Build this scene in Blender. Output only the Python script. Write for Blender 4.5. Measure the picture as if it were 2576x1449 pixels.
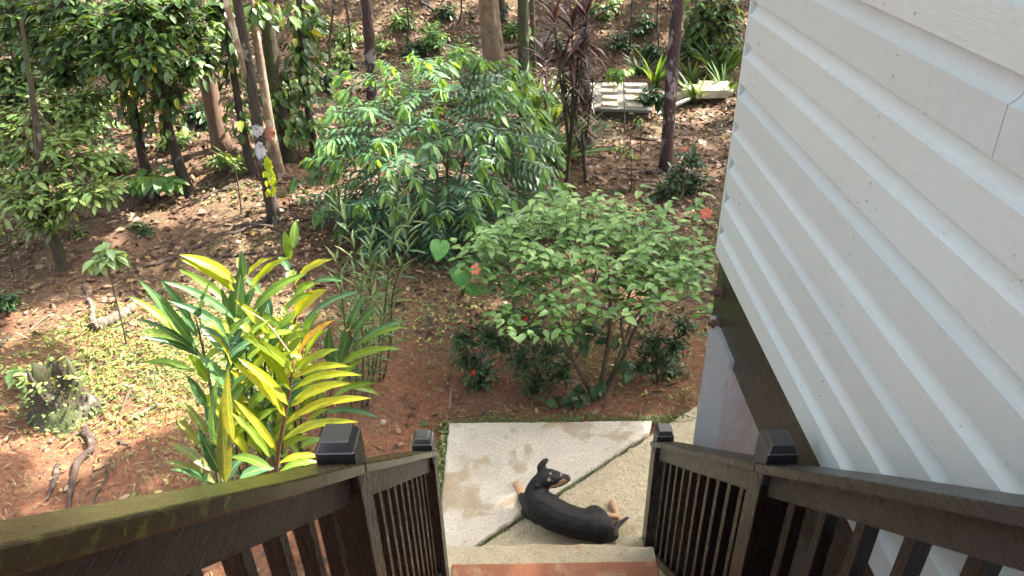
import bpy, math, random
import numpy as np
from mathutils import Vector, Matrix
from mathutils import noise as mnoise

for o in list(bpy.data.objects): bpy.data.objects.remove(o)
scene = bpy.context.scene
COL = scene.collection
R = math.radians

# ------------------------------------------------------------------ camera, sky, sun, exposure
F = 1838.6                       # focal length in units of a 2576 px wide picture
CX, CY = 1288.0, 724.5
CAM = np.array([0.0, 0.0, 3.30])
def _n(v): v = np.array(v, float); return v/np.linalg.norm(v)
_up = -_n((120*.6708, -4470*.6708, -F))
_fw = _n((-3*.6708, 1680*.6708, -F))
_fw = _n(_fw - _up*np.dot(_fw, _up))
_rt = np.cross(_fw, _up)
RW = np.column_stack((_rt, _fw, _up))     # world -> camera
cam_d = bpy.data.cameras.new('camera'); cam = bpy.data.objects.new('camera', cam_d); COL.objects.link(cam)
M = Matrix([list(r) for r in RW.T]).to_4x4(); M.translation = Vector(CAM)
cam.matrix_world = M
cam_d.sensor_width = 36; cam_d.lens = F/2576*36; cam_d.clip_start = .05; cam_d.clip_end = 300
scene.camera = cam
SUN_AZ, SUN_EL = R(62), R(50)
SUN = np.array([math.sin(SUN_AZ)*math.cos(SUN_EL), math.cos(SUN_AZ)*math.cos(SUN_EL), math.sin(SUN_EL)])
w = bpy.data.worlds.new('World'); scene.world = w; w.use_nodes = True
nt = w.node_tree; bg = nt.nodes['Background']
sky = nt.nodes.new('ShaderNodeTexSky'); sky.sky_type = 'NISHITA'; sky.sun_disc = False
sky.sun_elevation = SUN_EL; sky.sun_rotation = SUN_AZ; sky.air_density = .7; sky.dust_density = 6.0; sky.ozone_density = .3
bw = nt.nodes.new('ShaderNodeRGBToBW'); mxs = nt.nodes.new('ShaderNodeMix'); mxs.data_type = 'RGBA'; mxs.inputs[0].default_value = .6   # thin white cloud over the blue
hz = nt.nodes.new('ShaderNodeMix'); hz.data_type = 'RGBA'; hz.blend_type = 'MULTIPLY'; hz.inputs[0].default_value = 1; hz.inputs[7].default_value = (1.0, 1.01, .97, 1)
nt.links.new(sky.outputs[0], bw.inputs[0]); nt.links.new(bw.outputs[0], hz.inputs[6]); nt.links.new(sky.outputs[0], mxs.inputs[6]); nt.links.new(hz.outputs[2], mxs.inputs[7])
nt.links.new(mxs.outputs[2], bg.inputs[0]); bg.inputs[1].default_value = .15
sl = bpy.data.lights.new('sun', 'SUN'); sl.energy = 3.4; sl.angle = R(.53); sl.color = (1, .93, .82)
so = bpy.data.objects.new('sun', sl); COL.objects.link(so)
so.rotation_euler = Vector(SUN).to_track_quat('Z', 'Y').to_euler(); so.location = (5, 5, 20)
vs = scene.view_settings; vs.view_transform = 'Standard'; vs.look = 'None'; vs.gamma = 1; vs.exposure = 3.1; vs.use_curve_mapping = False
scene.render.engine = 'CYCLES'

# ------------------------------------------------------------------ pixel -> place helpers
def ray(px, py):
    return RW.T @ np.array([(px-CX)/F, -(py-CY)/F, -1.0])
def at_z(px, py, z):
    d = ray(px, py); return CAM + d*((z-CAM[2])/d[2])
def at_y(px, py, y):
    d = ray(px, py); return CAM + d*(y/d[1])
def at_x(px, py, x):
    d = ray(px, py); return CAM + d*(x/d[0])
def depth(p): return -(RW @ (np.array(p)-CAM))[2]
def smooth(a, b, x):
    t = np.clip((x-a)/(b-a), 0, 1); return t*t*(3-2*t)
def height(x, y):
    x = np.asarray(x, float); y = np.asarray(y, float)
    wob = .05*np.sin(x*1.3+y*.7)+.04*np.sin(x*.6-y*1.1+2)+.02*np.sin(x*3.1+y*2.3)+.012*np.sin(x*6.1-y*5.2+1)
    left = np.clip(-x-1.6, 0, None)
    z = wob + .10*left*smooth(1.5, 4, y)
    z = z + .44*np.clip(y-(11.9+.12*np.clip(-x, -4, 8)), 0, None)*smooth(11, 14, y) + .06*np.clip(y-6, 0, 5)*smooth(1.5, -3, x)
    flat = smooth(-1.25, -.55, x)*smooth(4.6, 3.8, y)
    z = z*(1-flat) + (-.035+.012*np.sin(x*9+y*4)*np.sin(y*7))*flat
    return z
def ground(px, py):
    d = ray(px, py); t = .5
    while t < 80:
        p = CAM + d*t
        if p[2] < height(p[0], p[1]): break
        t += .02
    return p
def V(p): return Vector([float(c) for c in p])
def gz(x, y): return float(height(x, y))

# ------------------------------------------------------------------ materials
def newmat(name):
    m = bpy.data.materials.new(name); m.use_nodes = True
    nt = m.node_tree; return m, nt, nt.nodes['Principled BSDF'], nt.nodes['Material Output']
def N(nt, t, **kw):
    n = nt.nodes.new(t)
    for k, v in kw.items():
        if k.startswith('i_'): n.inputs[int(k[2:]) if k[2:].isdigit() else k[2:].replace('_', ' ')].default_value = v
        else: setattr(n, k, v)
    return n
def L(nt, a, b): nt.links.new(a, b)
def ramp(nt, fac, stops):
    r = nt.nodes.new('ShaderNodeValToRGB'); e = r.color_ramp.elements
    while len(e) < len(stops): e.new(.5)
    for i, (p, c) in enumerate(stops):
        e[i].position = p; e[i].color = (*c, 1) if len(c) == 3 else c
    L(nt, fac, r.inputs[0]); return r.outputs[0]
def noise_tex(nt, scale, detail=4, rough=.6, coord='Object', stretch=None, dist=0):
    tc = N(nt, 'ShaderNodeTexCoord'); src = tc.outputs[coord]
    if coord == 'World':
        pass
    if stretch:
        mp = N(nt, 'ShaderNodeMapping'); mp.inputs['Scale'].default_value = stretch; L(nt, src, mp.inputs[0]); src = mp.outputs[0]
    n = N(nt, 'ShaderNodeTexNoise'); n.inputs['Scale'].default_value = scale; n.inputs['Detail'].default_value = detail
    n.inputs['Roughness'].default_value = rough; n.inputs['Distortion'].default_value = dist
    L(nt, src, n.inputs['Vector']); return n.outputs[0]
def mixc(nt, fac, a, b, mode='MIX'):
    m = N(nt, 'ShaderNodeMix', data_type='RGBA', blend_type=mode)
    if isinstance(fac, (int, float)): m.inputs[0].default_value = fac
    else: L(nt, fac, m.inputs[0])
    for s, i in ((a, 6), (b, 7)):
        if isinstance(s, tuple): m.inputs[i].default_value = (*s, 1) if len(s) == 3 else s
        else: L(nt, s, m.inputs[i])
    return m.outputs[2]
def bump(nt, bsdf, h, strength=.4, dist=.01):
    b = N(nt, 'ShaderNodeBump'); b.inputs['Strength'].default_value = strength; b.inputs['Distance'].default_value = dist
    L(nt, h, b.inputs['Height']); L(nt, b.outputs[0], bsdf.inputs['Normal'])

def leaf_mat(name, stops, trans=.35, rough=.45, obj=False, tcol=None, spots=None):
    """stops: colour ramp over the leaf's own random number"""
    m, nt, b, out = newmat(name)
    if obj: fac = N(nt, 'ShaderNodeObjectInfo').outputs['Random']
    else:
        a = N(nt, 'ShaderNodeAttribute'); a.attribute_name = 'tint'; fac = a.outputs['Fac']
    col = ramp(nt, fac, stops)
    nz = noise_tex(nt, 30, 3)
    col = mixc(nt, .35, col, ramp(nt, nz, [(.3, (.55, .55, .5)), (.7, (1.25, 1.25, 1.1))]), 'MULTIPLY')
    if spots:
        nz2 = noise_tex(nt, 60, 3, .7)
        col = mixc(nt, ramp(nt, nz2, [(.5, (0, 0, 0)), (.62, (1, 1, 1))]), col, spots)
    ra = N(nt, 'ShaderNodeAttribute'); ra.attribute_name = 'rib'
    col = mixc(nt, ramp(nt, ra.outputs['Fac'], [(.80, (0, 0, 0)), (.9, (.5, .5, .5))]), col, (.42, .50, .16))
    L(nt, col, b.inputs['Base Color']); b.inputs['Roughness'].default_value = rough
    b.inputs['Specular IOR Level'].default_value = .5
    t = N(nt, 'ShaderNodeBsdfTranslucent')
    tc = mixc(nt, 1.0, col, tcol or (1.5, 1.35, .35), 'MULTIPLY'); L(nt, tc, t.inputs[0])
    mx = N(nt, 'ShaderNodeMixShader'); mx.inputs[0].default_value = trans
    L(nt, b.outputs[0], mx.inputs[1]); L(nt, t.outputs[0], mx.inputs[2]); L(nt, mx.outputs[0], out.inputs[0])
    return m
def two(name, *a, **k):
    return leaf_mat(name, *a, **k), leaf_mat(name+'_single', *a, obj=True, **k)

G_DARK = [(0, (.028, .062, .020)), (.5, (.060, .120, .036)), (.82, (.12, .20, .045)), (.955, (.15, .22, .045)), (1, (.40, .30, .03))]
M_dark = two('dark_leaf', G_DARK, trans=.3)
M_cof = two('pale_leaf', [(0, (.07, .13, .04)), (.5, (.15, .24, .075)), (1, (.26, .36, .10))], trans=.35)
M_pin = two('pinnate_leaf', [(0, (.045, .10, .060)), (.5, (.075, .155, .085)), (1, (.12, .21, .10))], trans=.2, rough=.38)
M_pinb = two('young_leaf', [(0, (.11, .23, .08)), (.6, (.18, .34, .11)), (1, (.28, .43, .09))], trans=.4)
M_hib = two('hibiscus_leaf', [(0, (.06, .14, .045)), (.5, (.15, .28, .09)), (1, (.30, .45, .17))], trans=.3, rough=.4)
M_ixo = two('small_leaf', [(0, (.018, .05, .022)), (.6, (.035, .085, .03)), (1, (.08, .14, .045))], trans=.25)
M_cord = two('cordyline_leaf', [(0, (.035, .015, .022)), (.5, (.075, .028, .035)), (.8, (.05, .045, .03)), (1, (.16, .055, .05))], trans=.2, rough=.4, tcol=(1.5, .6, .4))
M_blade = two('blade_leaf', [(0, (.04, .10, .03)), (.6, (.10, .18, .06)), (1, (.22, .30, .05))], trans=.35)
M_reed = two('reed_leaf', [(0, (.07, .14, .06)), (.6, (.14, .22, .11)), (1, (.22, .30, .12))], trans=.3)
M_can = leaf_mat('canopy_leaf', G_DARK, trans=.3)
M_gy = leaf_mat('ginger_yellow', [(0, (.20, .28, .02)), (.5, (.30, .35, .025)), (1, (.42, .40, .03))], trans=.5, rough=.4, obj=True, tcol=(1.25, 1.2, .4))
M_gg = leaf_mat('ginger_green', [(0, (.10, .20, .03)), (.5, (.18, .30, .035)), (1, (.30, .40, .04))], trans=.45, rough=.38, obj=True)
M_gb = leaf_mat('ginger_dark', [(0, (.035, .10, .045)), (.5, (.055, .14, .06)), (1, (.09, .20, .07))], trans=.25, rough=.35, obj=True)
M_gr = leaf_mat('ginger_rusty', [(0, (.14, .20, .06)), (1, (.22, .26, .08))], trans=.35, rough=.5, obj=True, spots=(.30, .20, .05))
M_go = leaf_mat('ginger_orange', [(0, (.50, .36, .02)), (1, (.60, .40, .02))], trans=.45, rough=.5, obj=True, tcol=(1.2, 1, .4), spots=(.35, .13, .02))
M_ear = leaf_mat('elephant_ear_leaf', [(0, (.06, .22, .04)), (1, (.09, .27, .05))], trans=.35, rough=.4, obj=True)
M_litter = leaf_mat('litter', [(0, (.040, .022, .014)), (.4, (.09, .047, .028)), (.7, (.15, .083, .047)), (.88, (.23, .145, .085)), (.97, (.34, .24, .155)), (1, (.32, .19, .05))], trans=.12, rough=.6, tcol=(1.1, .9, .6))
M_cover = leaf_mat('cover', [(0, (.05, .09, .03)), (.5, (.13, .19, .06)), (.8, (.26, .30, .09)), (1, (.42, .38, .16))], trans=.3, rough=.6)
M_sunny = leaf_mat('sunny_weed', [(0, (.12, .20, .04)), (.5, (.26, .34, .07)), (.8, (.42, .42, .12)), (1, (.50, .34, .12))], trans=.35, rough=.5)  # weed colours brightened to add to the sunlit look of the patch
M_twigs = leaf_mat('twig_bits', [(0, (.03, .02, .014)), (.6, (.09, .055, .035)), (1, (.25, .17, .11))], trans=0, rough=.8)
M_straw = leaf_mat('straw', [(0, (.14, .09, .04)), (.5, (.24, .17, .08)), (.8, (.36, .28, .14)), (1, (.18, .22, .06))], trans=.15, rough=.7)

def bark(name, base, dark, lich, amount=.5, stretch=(6, 6, 1.2), scale=3, moss=None):
    m, nt, b, out = newmat(name)
    n1 = noise_tex(nt, scale*2, 6, .7, stretch=stretch)
    col = mixc(nt, ramp(nt, n1, [(.35, (0, 0, 0)), (.65, (1, 1, 1))]), dark, base)
    n2 = noise_tex(nt, scale*3, 5, .65, stretch=(1, 1, .6))
    col = mixc(nt, ramp(nt, n2, [(1-amount, (0, 0, 0)), (1-amount+.05, (1, 1, 1))]), col, lich)
    if moss:
        n3 = noise_tex(nt, scale, 4, .6)
        col = mixc(nt, ramp(nt, n3, [(.48, (0, 0, 0)), (.58, (1, 1, 1))]), col, moss)
    L(nt, col, b.inputs['Base Color']); b.inputs['Roughness'].default_value = .85
    bump(nt, b, n1, .8, .02); return m
B_dark = bark('bark_dark', (.060, .042, .032), (.020, .014, .011), (.20, .19, .17), .43)
B_tan = bark('bark_tan', (.21, .15, .095), (.10, .065, .04), (.05, .035, .025), .42, stretch=(1, 1, .8))
B_rib = bark('bark_ribbed', (.23, .145, .095), (.07, .04, .028), (.20, .14, .10), .3, stretch=(14, 14, .6))
B_pink = bark('bark_pinkish', (.30, .22, .15), (.11, .07, .05), (.44, .36, .27), .47, stretch=(1, 1, .7))
B_moss = bark('bark_mossy', (.07, .05, .035), (.03, .02, .015), (.16, .15, .12), .40, moss=(.05, .062, .018))
B_red = bark('bark_reddish', (.070, .038, .034), (.025, .015, .014), (.24, .20, .20), .46)
B_twig = bark('twig_bark', (.12, .085, .05), (.05, .035, .02), (.16, .13, .09), .4, scale=10)
B_log = bark('log_bark', (.20, .155, .12), (.08, .055, .04), (.30, .26, .21), .42, scale=5)
B_stemg = bark('stem_green', (.10, .13, .04), (.06, .05, .02), (.12, .10, .04), .4, scale=10)
B_stemr = bark('stem_red', (.17, .07, .03), (.08, .04, .02), (.2, .13, .03), .4, scale=10)
B_root = bark('root_bark', (.085, .055, .042), (.04, .024, .018), (.15, .11, .085), .42, scale=6)

def soil():
    m, nt, b, out = newmat('soil')
    tc = N(nt, 'ShaderNodeNewGeometry'); pos = tc.outputs['Position']
    def nz(s, d=5, r=.6):
        n = N(nt, 'ShaderNodeTexNoise'); n.inputs['Scale'].default_value = s; n.inputs['Detail'].default_value = d; n.inputs['Roughness'].default_value = r
        L(nt, pos, n.inputs['Vector']); return n.outputs[0]
    fine = nz(38, 6, .75); mid = nz(3.5, 5, .6); big = nz(.6, 3)
    red = ramp(nt, fine, [(.3, (.09, .036, .019)), (.55, (.23, .093, .046)), (.8, (.38, .20, .11))])
    brn = ramp(nt, fine, [(.3, (.050, .028, .016)), (.55, (.135, .074, .042)), (.8, (.27, .17, .10))])
    sep = N(nt, 'ShaderNodeSeparateXYZ'); L(nt, pos, sep.inputs[0])
    far = N(nt, 'ShaderNodeMapRange'); far.inputs[1].default_value = 3.7; far.inputs[2].default_value = 5.8; L(nt, sep.outputs[1], far.inputs[0])
    ad = N(nt, 'ShaderNodeMath', operation='ADD'); L(nt, far.outputs[0], ad.inputs[0])
    mr = N(nt, 'ShaderNodeMapRange'); mr.inputs[1].default_value = .45; mr.inputs[2].default_value = .65; mr.inputs[3].default_value = 0; mr.inputs[4].default_value = .7
    L(nt, mid, mr.inputs[0]); L(nt, mr.outputs[0], ad.inputs[1]); ad.use_clamp = True
    col = mixc(nt, ad.outputs[0], red, brn)
    grn = ramp(nt, big, [(.50, (0, 0, 0)), (.62, (.45, .45, .45))])
    col = mixc(nt, grn, col, (.085, .085, .035))
    L(nt, col, b.inputs['Base Color']); b.inputs['Roughness'].default_value = .95
    bump(nt, b, fine, .9, .03); return m
M_soil = soil()

def concrete(name, base, dark, stain, rough=.85, pit=.42, stain_at=.56):
    m, nt, b, out = newmat(name)
    fine = noise_tex(nt, 75, 4, .8); mid = noise_tex(nt, 16, 5, .7); big = noise_tex(nt, 3.2, 4, .6, dist=.4)
    big2 = noise_tex(nt, 2.1, 5, .7)
    coarse = noise_tex(nt, 34, 5, .8); msk = ramp(nt, mid, [(.35, (.15, .15, .15)), (.62, (1, 1, 1))])
    pits = mixc(nt, 1.0, ramp(nt, fine, [(pit-.06, (1, 1, 1)), (pit+.05, (0, 0, 0))]), msk, 'MULTIPLY')
    col = mixc(nt, pits, base, dark)
    col = mixc(nt, ramp(nt, coarse, [(.30, (.8, .8, .8)), (.40, (0, 0, 0))]), col, dark)
    col = mixc(nt, ramp(nt, big2, [(.42, (0, 0, 0)), (.72, (.55, .55, .55))]), col, dark)
    col = mixc(nt, ramp(nt, big, [(stain_at, (0, 0, 0)), (stain_at+.05, (.55, .55, .55)), (stain_at+.13, (.8, .8, .8))]), col, stain)
    col = mixc(nt, .45, col, ramp(nt, mid, [(.3, (.72, .72, .70)), (.7, (1.2, 1.18, 1.12))]), 'MULTIPLY')
    L(nt, col, b.inputs['Base Color']); b.inputs['Roughness'].default_value = rough
    ad = N(nt, 'ShaderNodeMath', operation='ADD'); L(nt, fine, ad.inputs[0]); L(nt, mid, ad.inputs[1])
    bump(nt, b, ad.outputs[0], .7, .012); return m
C_a = concrete('concrete_pale', (.58, .52, .44), (.30, .25, .20), (.30, .22, .12), pit=.46, stain_at=.53)
C_b = concrete('concrete_rough', (.50, .42, .29), (.22, .18, .12), (.26, .21, .11), pit=.49)
C_step = concrete('concrete_step', (.52, .44, .31), (.25, .20, .13), (.42, .27, .13), pit=.45, stain_at=.60)
C_far = concrete('concrete_wet', (.13, .125, .11), (.075, .07, .06), (.20, .15, .08), rough=.4)
C_blk = concrete('concrete_block', (.44, .38, .29), (.28, .23, .17), (.25, .19, .12))

def paint(name, col, rough, grain=1.0, wear_sheen=None, stretch=(1, 20, 20), spec=.5, dirt=None, metal=0, bs=.35, con=(.8, 1.1)):
    m, nt, b, out = newmat(name)
    g = noise_tex(nt, 9*grain, 6, .65, stretch=stretch)
    c = mixc(nt, .35 if con[0] > .7 else 1.0, col, ramp(nt, g, [(.35, (con[0],)*3), (.65, (con[1],)*3)]), 'MULTIPLY')
    if wear_sheen:
        n = noise_tex(nt, 14, 6, .7, stretch=stretch)
        c = mixc(nt, ramp(nt, n, [(.52, (0, 0, 0)), (.72, (1, 1, 1))]), c, wear_sheen)
    if dirt:
        n = noise_tex(nt, 70, 2, .5); n2 = noise_tex(nt, 2.0, 3, .6)
        c = mixc(nt, ramp(nt, n, [(.735, (0, 0, 0)), (.755, (1, 1, 1))]), c, dirt)
        c = mixc(nt, ramp(nt, n2, [(.35, (0, 0, 0)), (.7, (.35, .35, .35))]), c, (.45, .45, .40))
    L(nt, c, b.inputs['Base Color']); b.inputs['Roughness'].default_value = rough; b.inputs['Specular IOR Level'].default_value = spec
    rr = N(nt, 'ShaderNodeMapRange'); rr.inputs[3].default_value = rough-.1; rr.inputs[4].default_value = rough+.15; L(nt, g, rr.inputs[0]); L(nt, rr.outputs[0], b.inputs['Roughness'])
    bump(nt, b, g, bs, .004 if bs < 2 else .014); return m
P_side = paint('siding_paint', (.49, .555, .545), .5, grain=1, stretch=(1, 2.2, 26), dirt=(.20, .18, .16), bs=.35)
P_side2 = paint('siding_paint_sawn', (.47, .535, .525), .55, grain=1, stretch=(1, 26, 1.6), dirt=(.20, .18, .16), bs=.7, con=(.88, 1.06))
M_nail = paint('nail_paint', (.47, .48, .46), .6, dirt=None)
P_white = paint('pillar_paint', (.82, .87, .90), .7, grain=3, stretch=(3, 6, 1.2), bs=2.5, wear_sheen=(.70, .69, .66))
P_blk = paint('black_gloss', (.014, .011, .009), .26, stretch=(9, 1.6, 22), wear_sheen=(.032, .026, .021), bs=1.8, spec=.7, con=(.3, 1.4))
P_blkv = paint('black_gloss_upright', (.006, .005, .005), .24, stretch=(16, 16, 1.5), wear_sheen=(.010, .008, .007), bs=1.2, spec=.45, con=(.4, 1.6))
P_cap = paint('black_gloss_cap', (.014, .014, .016), .42, spec=1.0, stretch=(3, 3, 3), bs=.4)
P_rail = paint('rail_top', (.050, .036, .018), .22, stretch=(30, 2, 3), wear_sheen=(.16, .17, .03), bs=.35)  # yellow green streaks paint foliage reflections onto the handrail
P_beam = paint('beam_black', (.012, .010, .008), .22, stretch=(14, 12, 1.6), wear_sheen=(.040, .025, .014), bs=1.2, spec=.9, con=(.3, 1.8))
P_red = concrete('red_oxide_step', (.40, .15, .075), (.24, .09, .05), (.50, .33, .22), rough=.6, stain_at=.52)
M_rust = paint('rusty_steel', (.075, .04, .033), .55, stretch=(6, 6, 6), wear_sheen=(.14, .06, .035), bs=.8)
M_pipe = paint('pipe_plastic', (.55, .53, .44), .4, stretch=(3, 3, 3), wear_sheen=(.40, .36, .28), bs=.2)
def plain(name, col, rough=.5, trans=0):
    m, nt, b, out = newmat(name); b.inputs['Base Color'].default_value = (*col, 1); b.inputs['Roughness'].default_value = rough
    nz = noise_tex(nt, 25, 3)
    L(nt, mixc(nt, .4, col, ramp(nt, nz, [(.3, (.7, .7, .7)), (.7, (1.25, 1.25, 1.25))]), 'MULTIPLY'), b.inputs['Base Color']); return m
M_coral = plain('coral_petal', (.75, .20, .12)); M_redp = plain('red_petal', (.62, .045, .03)); M_yel = plain('yellow_stamen', (.7, .45, .05))
M_dry = plain('dry_flower', (.35, .26, .15), .8); M_roof = plain('roof_metal', (.20, .05, .04)); M_wood = plain('dark_wood', (.05, .04, .03), .9)  # deck wood is one even dark brown
M_eye = plain('eye_gloss', (.015, .010, .008), .06); M_nose = plain('nose_leather', (.022, .022, .024), .35); M_claw = plain('claw', (.03, .025, .02), .4)

# ------------------------------------------------------------------ object helpers
def tag(o, label=None, cat=None, group=None, kind=None):
    if label: o['label'] = label
    if cat: o['category'] = cat
    if group: o['group'] = group
    if kind: o['kind'] = kind
    return o
def link(o, parent=None):
    COL.objects.link(o)
    if parent is not None: o.parent = parent
    return o
def thing(name, loc, label, cat, group=None):
    o = bpy.data.objects.new(name, None); o.empty_display_size = .1; o.location = V(loc); COL.objects.link(o)
    return tag(o, label, cat, group)
def mesh_np(name, vs_, faces, mat, parent=None, tint=None, smooth_=False, quads=None):
    """vs_ in world space; parented objects are made relative to their parent's location"""
    vs_ = np.asarray(vs_, dtype=np.float32)
    off = Vector((0, 0, 0)); p = parent
    while p is not None: off += p.location; p = p.parent
    vs_ = vs_ - np.array(off, dtype=np.float32)
    me = bpy.data.meshes.new(name)
    if isinstance(faces, np.ndarray):
        k = faces.shape[1]; nf = len(faces)
        me.vertices.add(len(vs_)); me.vertices.foreach_set('co', vs_.ravel())
        me.loops.add(nf*k); me.loops.foreach_set('vertex_index', faces.ravel().astype(np.int32))
        me.polygons.add(nf); me.polygons.foreach_set('loop_start', np.arange(0, nf*k, k, dtype=np.int32))
        me.update(calc_edges=True)
    else:
        me.from_pydata(vs_.tolist(), [], faces); me.update()
    if tint is not None:
        a = me.attributes.new('tint', 'FLOAT', 'POINT'); a.data.foreach_set('value', np.asarray(tint, dtype=np.float32))
    if smooth_:
        me.polygons.foreach_set('use_smooth', [True]*len(me.polygons))
    me.materials.append(mat)
    o = bpy.data.objects.new(name, me); return link(o, parent)

class MB:
    def __init__(s): s.v = []; s.f = []
    def add(s, v, f):
        k = len(s.v); s.v += [tuple(map(float, a)) for a in v]; s.f += [tuple(i+k for i in q) for q in f]
    def box(s, x0, x1, y0, y1, z0, z1, bev=0):
        if bev <= 0:
            s.add([(x0,y0,z0),(x1,y0,z0),(x1,y1,z0),(x0,y1,z0),(x0,y0,z1),(x1,y0,z1),(x1,y1,z1),(x0,y1,z1)],
                  [(0,3,2,1),(4,5,6,7),(0,1,5,4),(1,2,6,5),(2,3,7,6),(3,0,4,7)])
        else:
            b = bev; ring = lambda e, z: [(x0+e,y0+b if e==0 else y0+e,z)]
            def oct_(i, z):
                return [(x0+i,y0+b,z),(x0+b,y0+i,z),(x1-b,y0+i,z),(x1-i,y0+b,z),(x1-i,y1-b,z),(x1-b,y1-i,z),(x0+b,y1-i,z),(x0+i,y1-b,z)]
            v = oct_(b*.99, z0)+oct_(0, z0+b)+oct_(0, z1-b)+oct_(b*.99, z1)
            f = [tuple(range(7, -1, -1)), tuple(range(24, 32))]
            for r in range(3):
                for i in range(8):
                    j = (i+1) % 8; f.append((r*8+i, r*8+j, (r+1)*8+j, (r+1)*8+i))
            s.add(v, f)
    def slope_box(s, x0, x1, y0, z0, y1, z1, up, thick):
        """board along +Y from (y0,z0) to (y1,z1); top at +up, bottom at up-thick, vertical end cuts"""
        s.add([(x0,y0,z0+up-thick),(x1,y0,z0+up-thick),(x1,y1,z1+up-thick),(x0,y1,z1+up-thick),(x0,y0,z0+up),(x1,y0,z0+up),(x1,y1,z1+up),(x0,y1,z1+up)],
              [(0,3,2,1),(4,5,6,7),(0,1,5,4),(1,2,6,5),(2,3,7,6),(3,0,4,7)])
    def build(s, name, mat, parent=None, sm=False, bevel=0):
        o = mesh_np(name, np.array(s.v), s.f, mat, parent, smooth_=sm)
        if bevel:
            b = o.modifiers.new('bevel', 'BEVEL'); b.width = bevel; b.segments = 2; b.limit_method = 'ANGLE'
        return o

def tube_geo(pts, rads, seg=8, wob=0, seed=0, cap=True):
    pts = np.array(pts, float); n = len(pts)
    rnd = np.random.RandomState(seed)
    t = np.gradient(pts, axis=0); t /= np.linalg.norm(t, axis=1)[:, None]+1e-9
    ref = np.array([0, 0, 1.]) if abs(t[0][2]) < .9 else np.array([0, 1., 0])
    a = np.cross(t[0], ref); a /= np.linalg.norm(a)
    vs_ = []; ang = np.linspace(0, 2*np.pi, seg, endpoint=False)
    ph = rnd.rand(4)*6.28
    for i in range(n):
        a = a - t[i]*np.dot(a, t[i]); a /= np.linalg.norm(a)+1e-9; b = np.cross(t[i], a)
        r = rads[i]*(1+wob*(np.sin(2*ang+ph[0]+i*.35)+.7*np.sin(3*ang+ph[1]-i*.5)+.5*rnd.randn(seg)*.4))
        vs_.append(pts[i]+r[:, None]*(np.cos(ang)[:, None]*a+np.sin(ang)[:, None]*b))
    vs_ = np.concatenate(vs_)
    f = []
    for i in range(n-1):
        for j in range(seg):
            k = (j+1) % seg; f.append((i*seg+j, i*seg+k, (i+1)*seg+k, (i+1)*seg+j))
    if cap:
        f.append(tuple(range(seg-1, -1, -1))); f.append(tuple((n-1)*seg+j for j in range(seg)))
    return vs_, f
def smooth_path(pts, n):
    pts = np.array(pts, float)
    d = np.r_[0, np.cumsum(np.linalg.norm(np.diff(pts, axis=0), axis=1))]
    t = np.linspace(0, d[-1], n); lin = np.stack([np.interp(t, d, pts[:, k]) for k in range(pts.shape[1])], 1)
    for _ in range(max(1, n//len(pts)//2)):
        q = lin.copy(); q[1:-1] = (lin[:-2]+2*lin[1:-1]+lin[2:])/4; lin = q
    return lin
def tube(name, pts, rads, mat, parent=None, seg=8, n=None, wob=0, seed=0):
    pts = np.array(pts, float); P = np.c_[pts, rads]
    if n: P = smooth_path(P, n)
    v, f = tube_geo(P[:, :3], P[:, 3], seg, wob, seed)
    return mesh_np(name, v, f, mat, parent, smooth_=True)

# ------------------------------------------------------------------ leaves
def tmpl(kind):
    """leaf of unit length along +Y, X across, Z its normal; returns verts, tri faces"""
    if kind == 'lance': prof = [(0, 0), (.22, .10), (.5, .13), (.78, .085), (1, 0)]; arc = -.20
    elif kind == 'ovate': prof = [(0, 0), (.12, .17), (.35, .27), (.65, .20), (1, 0)]; arc = -.22
    elif kind == 'oval': prof = [(0, 0), (.2, .16), (.5, .22), (.8, .15), (1, 0)]; arc = -.15
    elif kind == 'blade': prof = [(0, .018), (.3, .028), (.65, .022), (1, 0)]; arc = -.35
    elif kind == 'strap': prof = [(0, .02), (.3, .06), (.65, .05), (1, 0)]; arc = -.35
    v = []; f = []
    for (u, h) in prof:
        z = arc*u*u; v += [(-h, u, z+h*.35), (0, u, z), (h, u, z+h*.35)]
    for i in range(len(prof)-1):
        a = i*3; b = a+3
        f += [(a, a+1, b+1), (a, b+1, b), (a+1, a+2, b+2), (a+1, b+2, b+1)]
    g = np.array(f); v = np.array(v)
    ok = [k for k in range(len(g)) if np.linalg.norm(np.cross(v[g[k][1]]-v[g[k][0]], v[g[k][2]]-v[g[k][0]])) > 1e-7]
    return v, g[ok]
def tmpl_lit():
    v = np.array([(-.24, 0, .05), (.0, .0, 0), (.22, .1, .06), (-.26, .55, .03), (0, .5, -.02), (.25, .6, .08), (0, 1, .06)])
    f = np.array([(0, 1, 4), (0, 4, 3), (1, 2, 5), (1, 5, 4), (3, 4, 6), (4, 5, 6)]); return v, f
def tmpl_card():
    v = np.array([(-.3, 0, 0), (.25, .1, .05), (.4, .6, 0), (.05, 1, -.1), (-.4, .65, .05)]); f = np.array([(0, 1, 4), (1, 2, 4), (2, 3, 4)]); return v, f
T = {k: tmpl(k) for k in ('lance', 'ovate', 'oval', 'blade', 'strap')}; T['lit'] = tmpl_lit(); T['card'] = tmpl_card()

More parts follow.
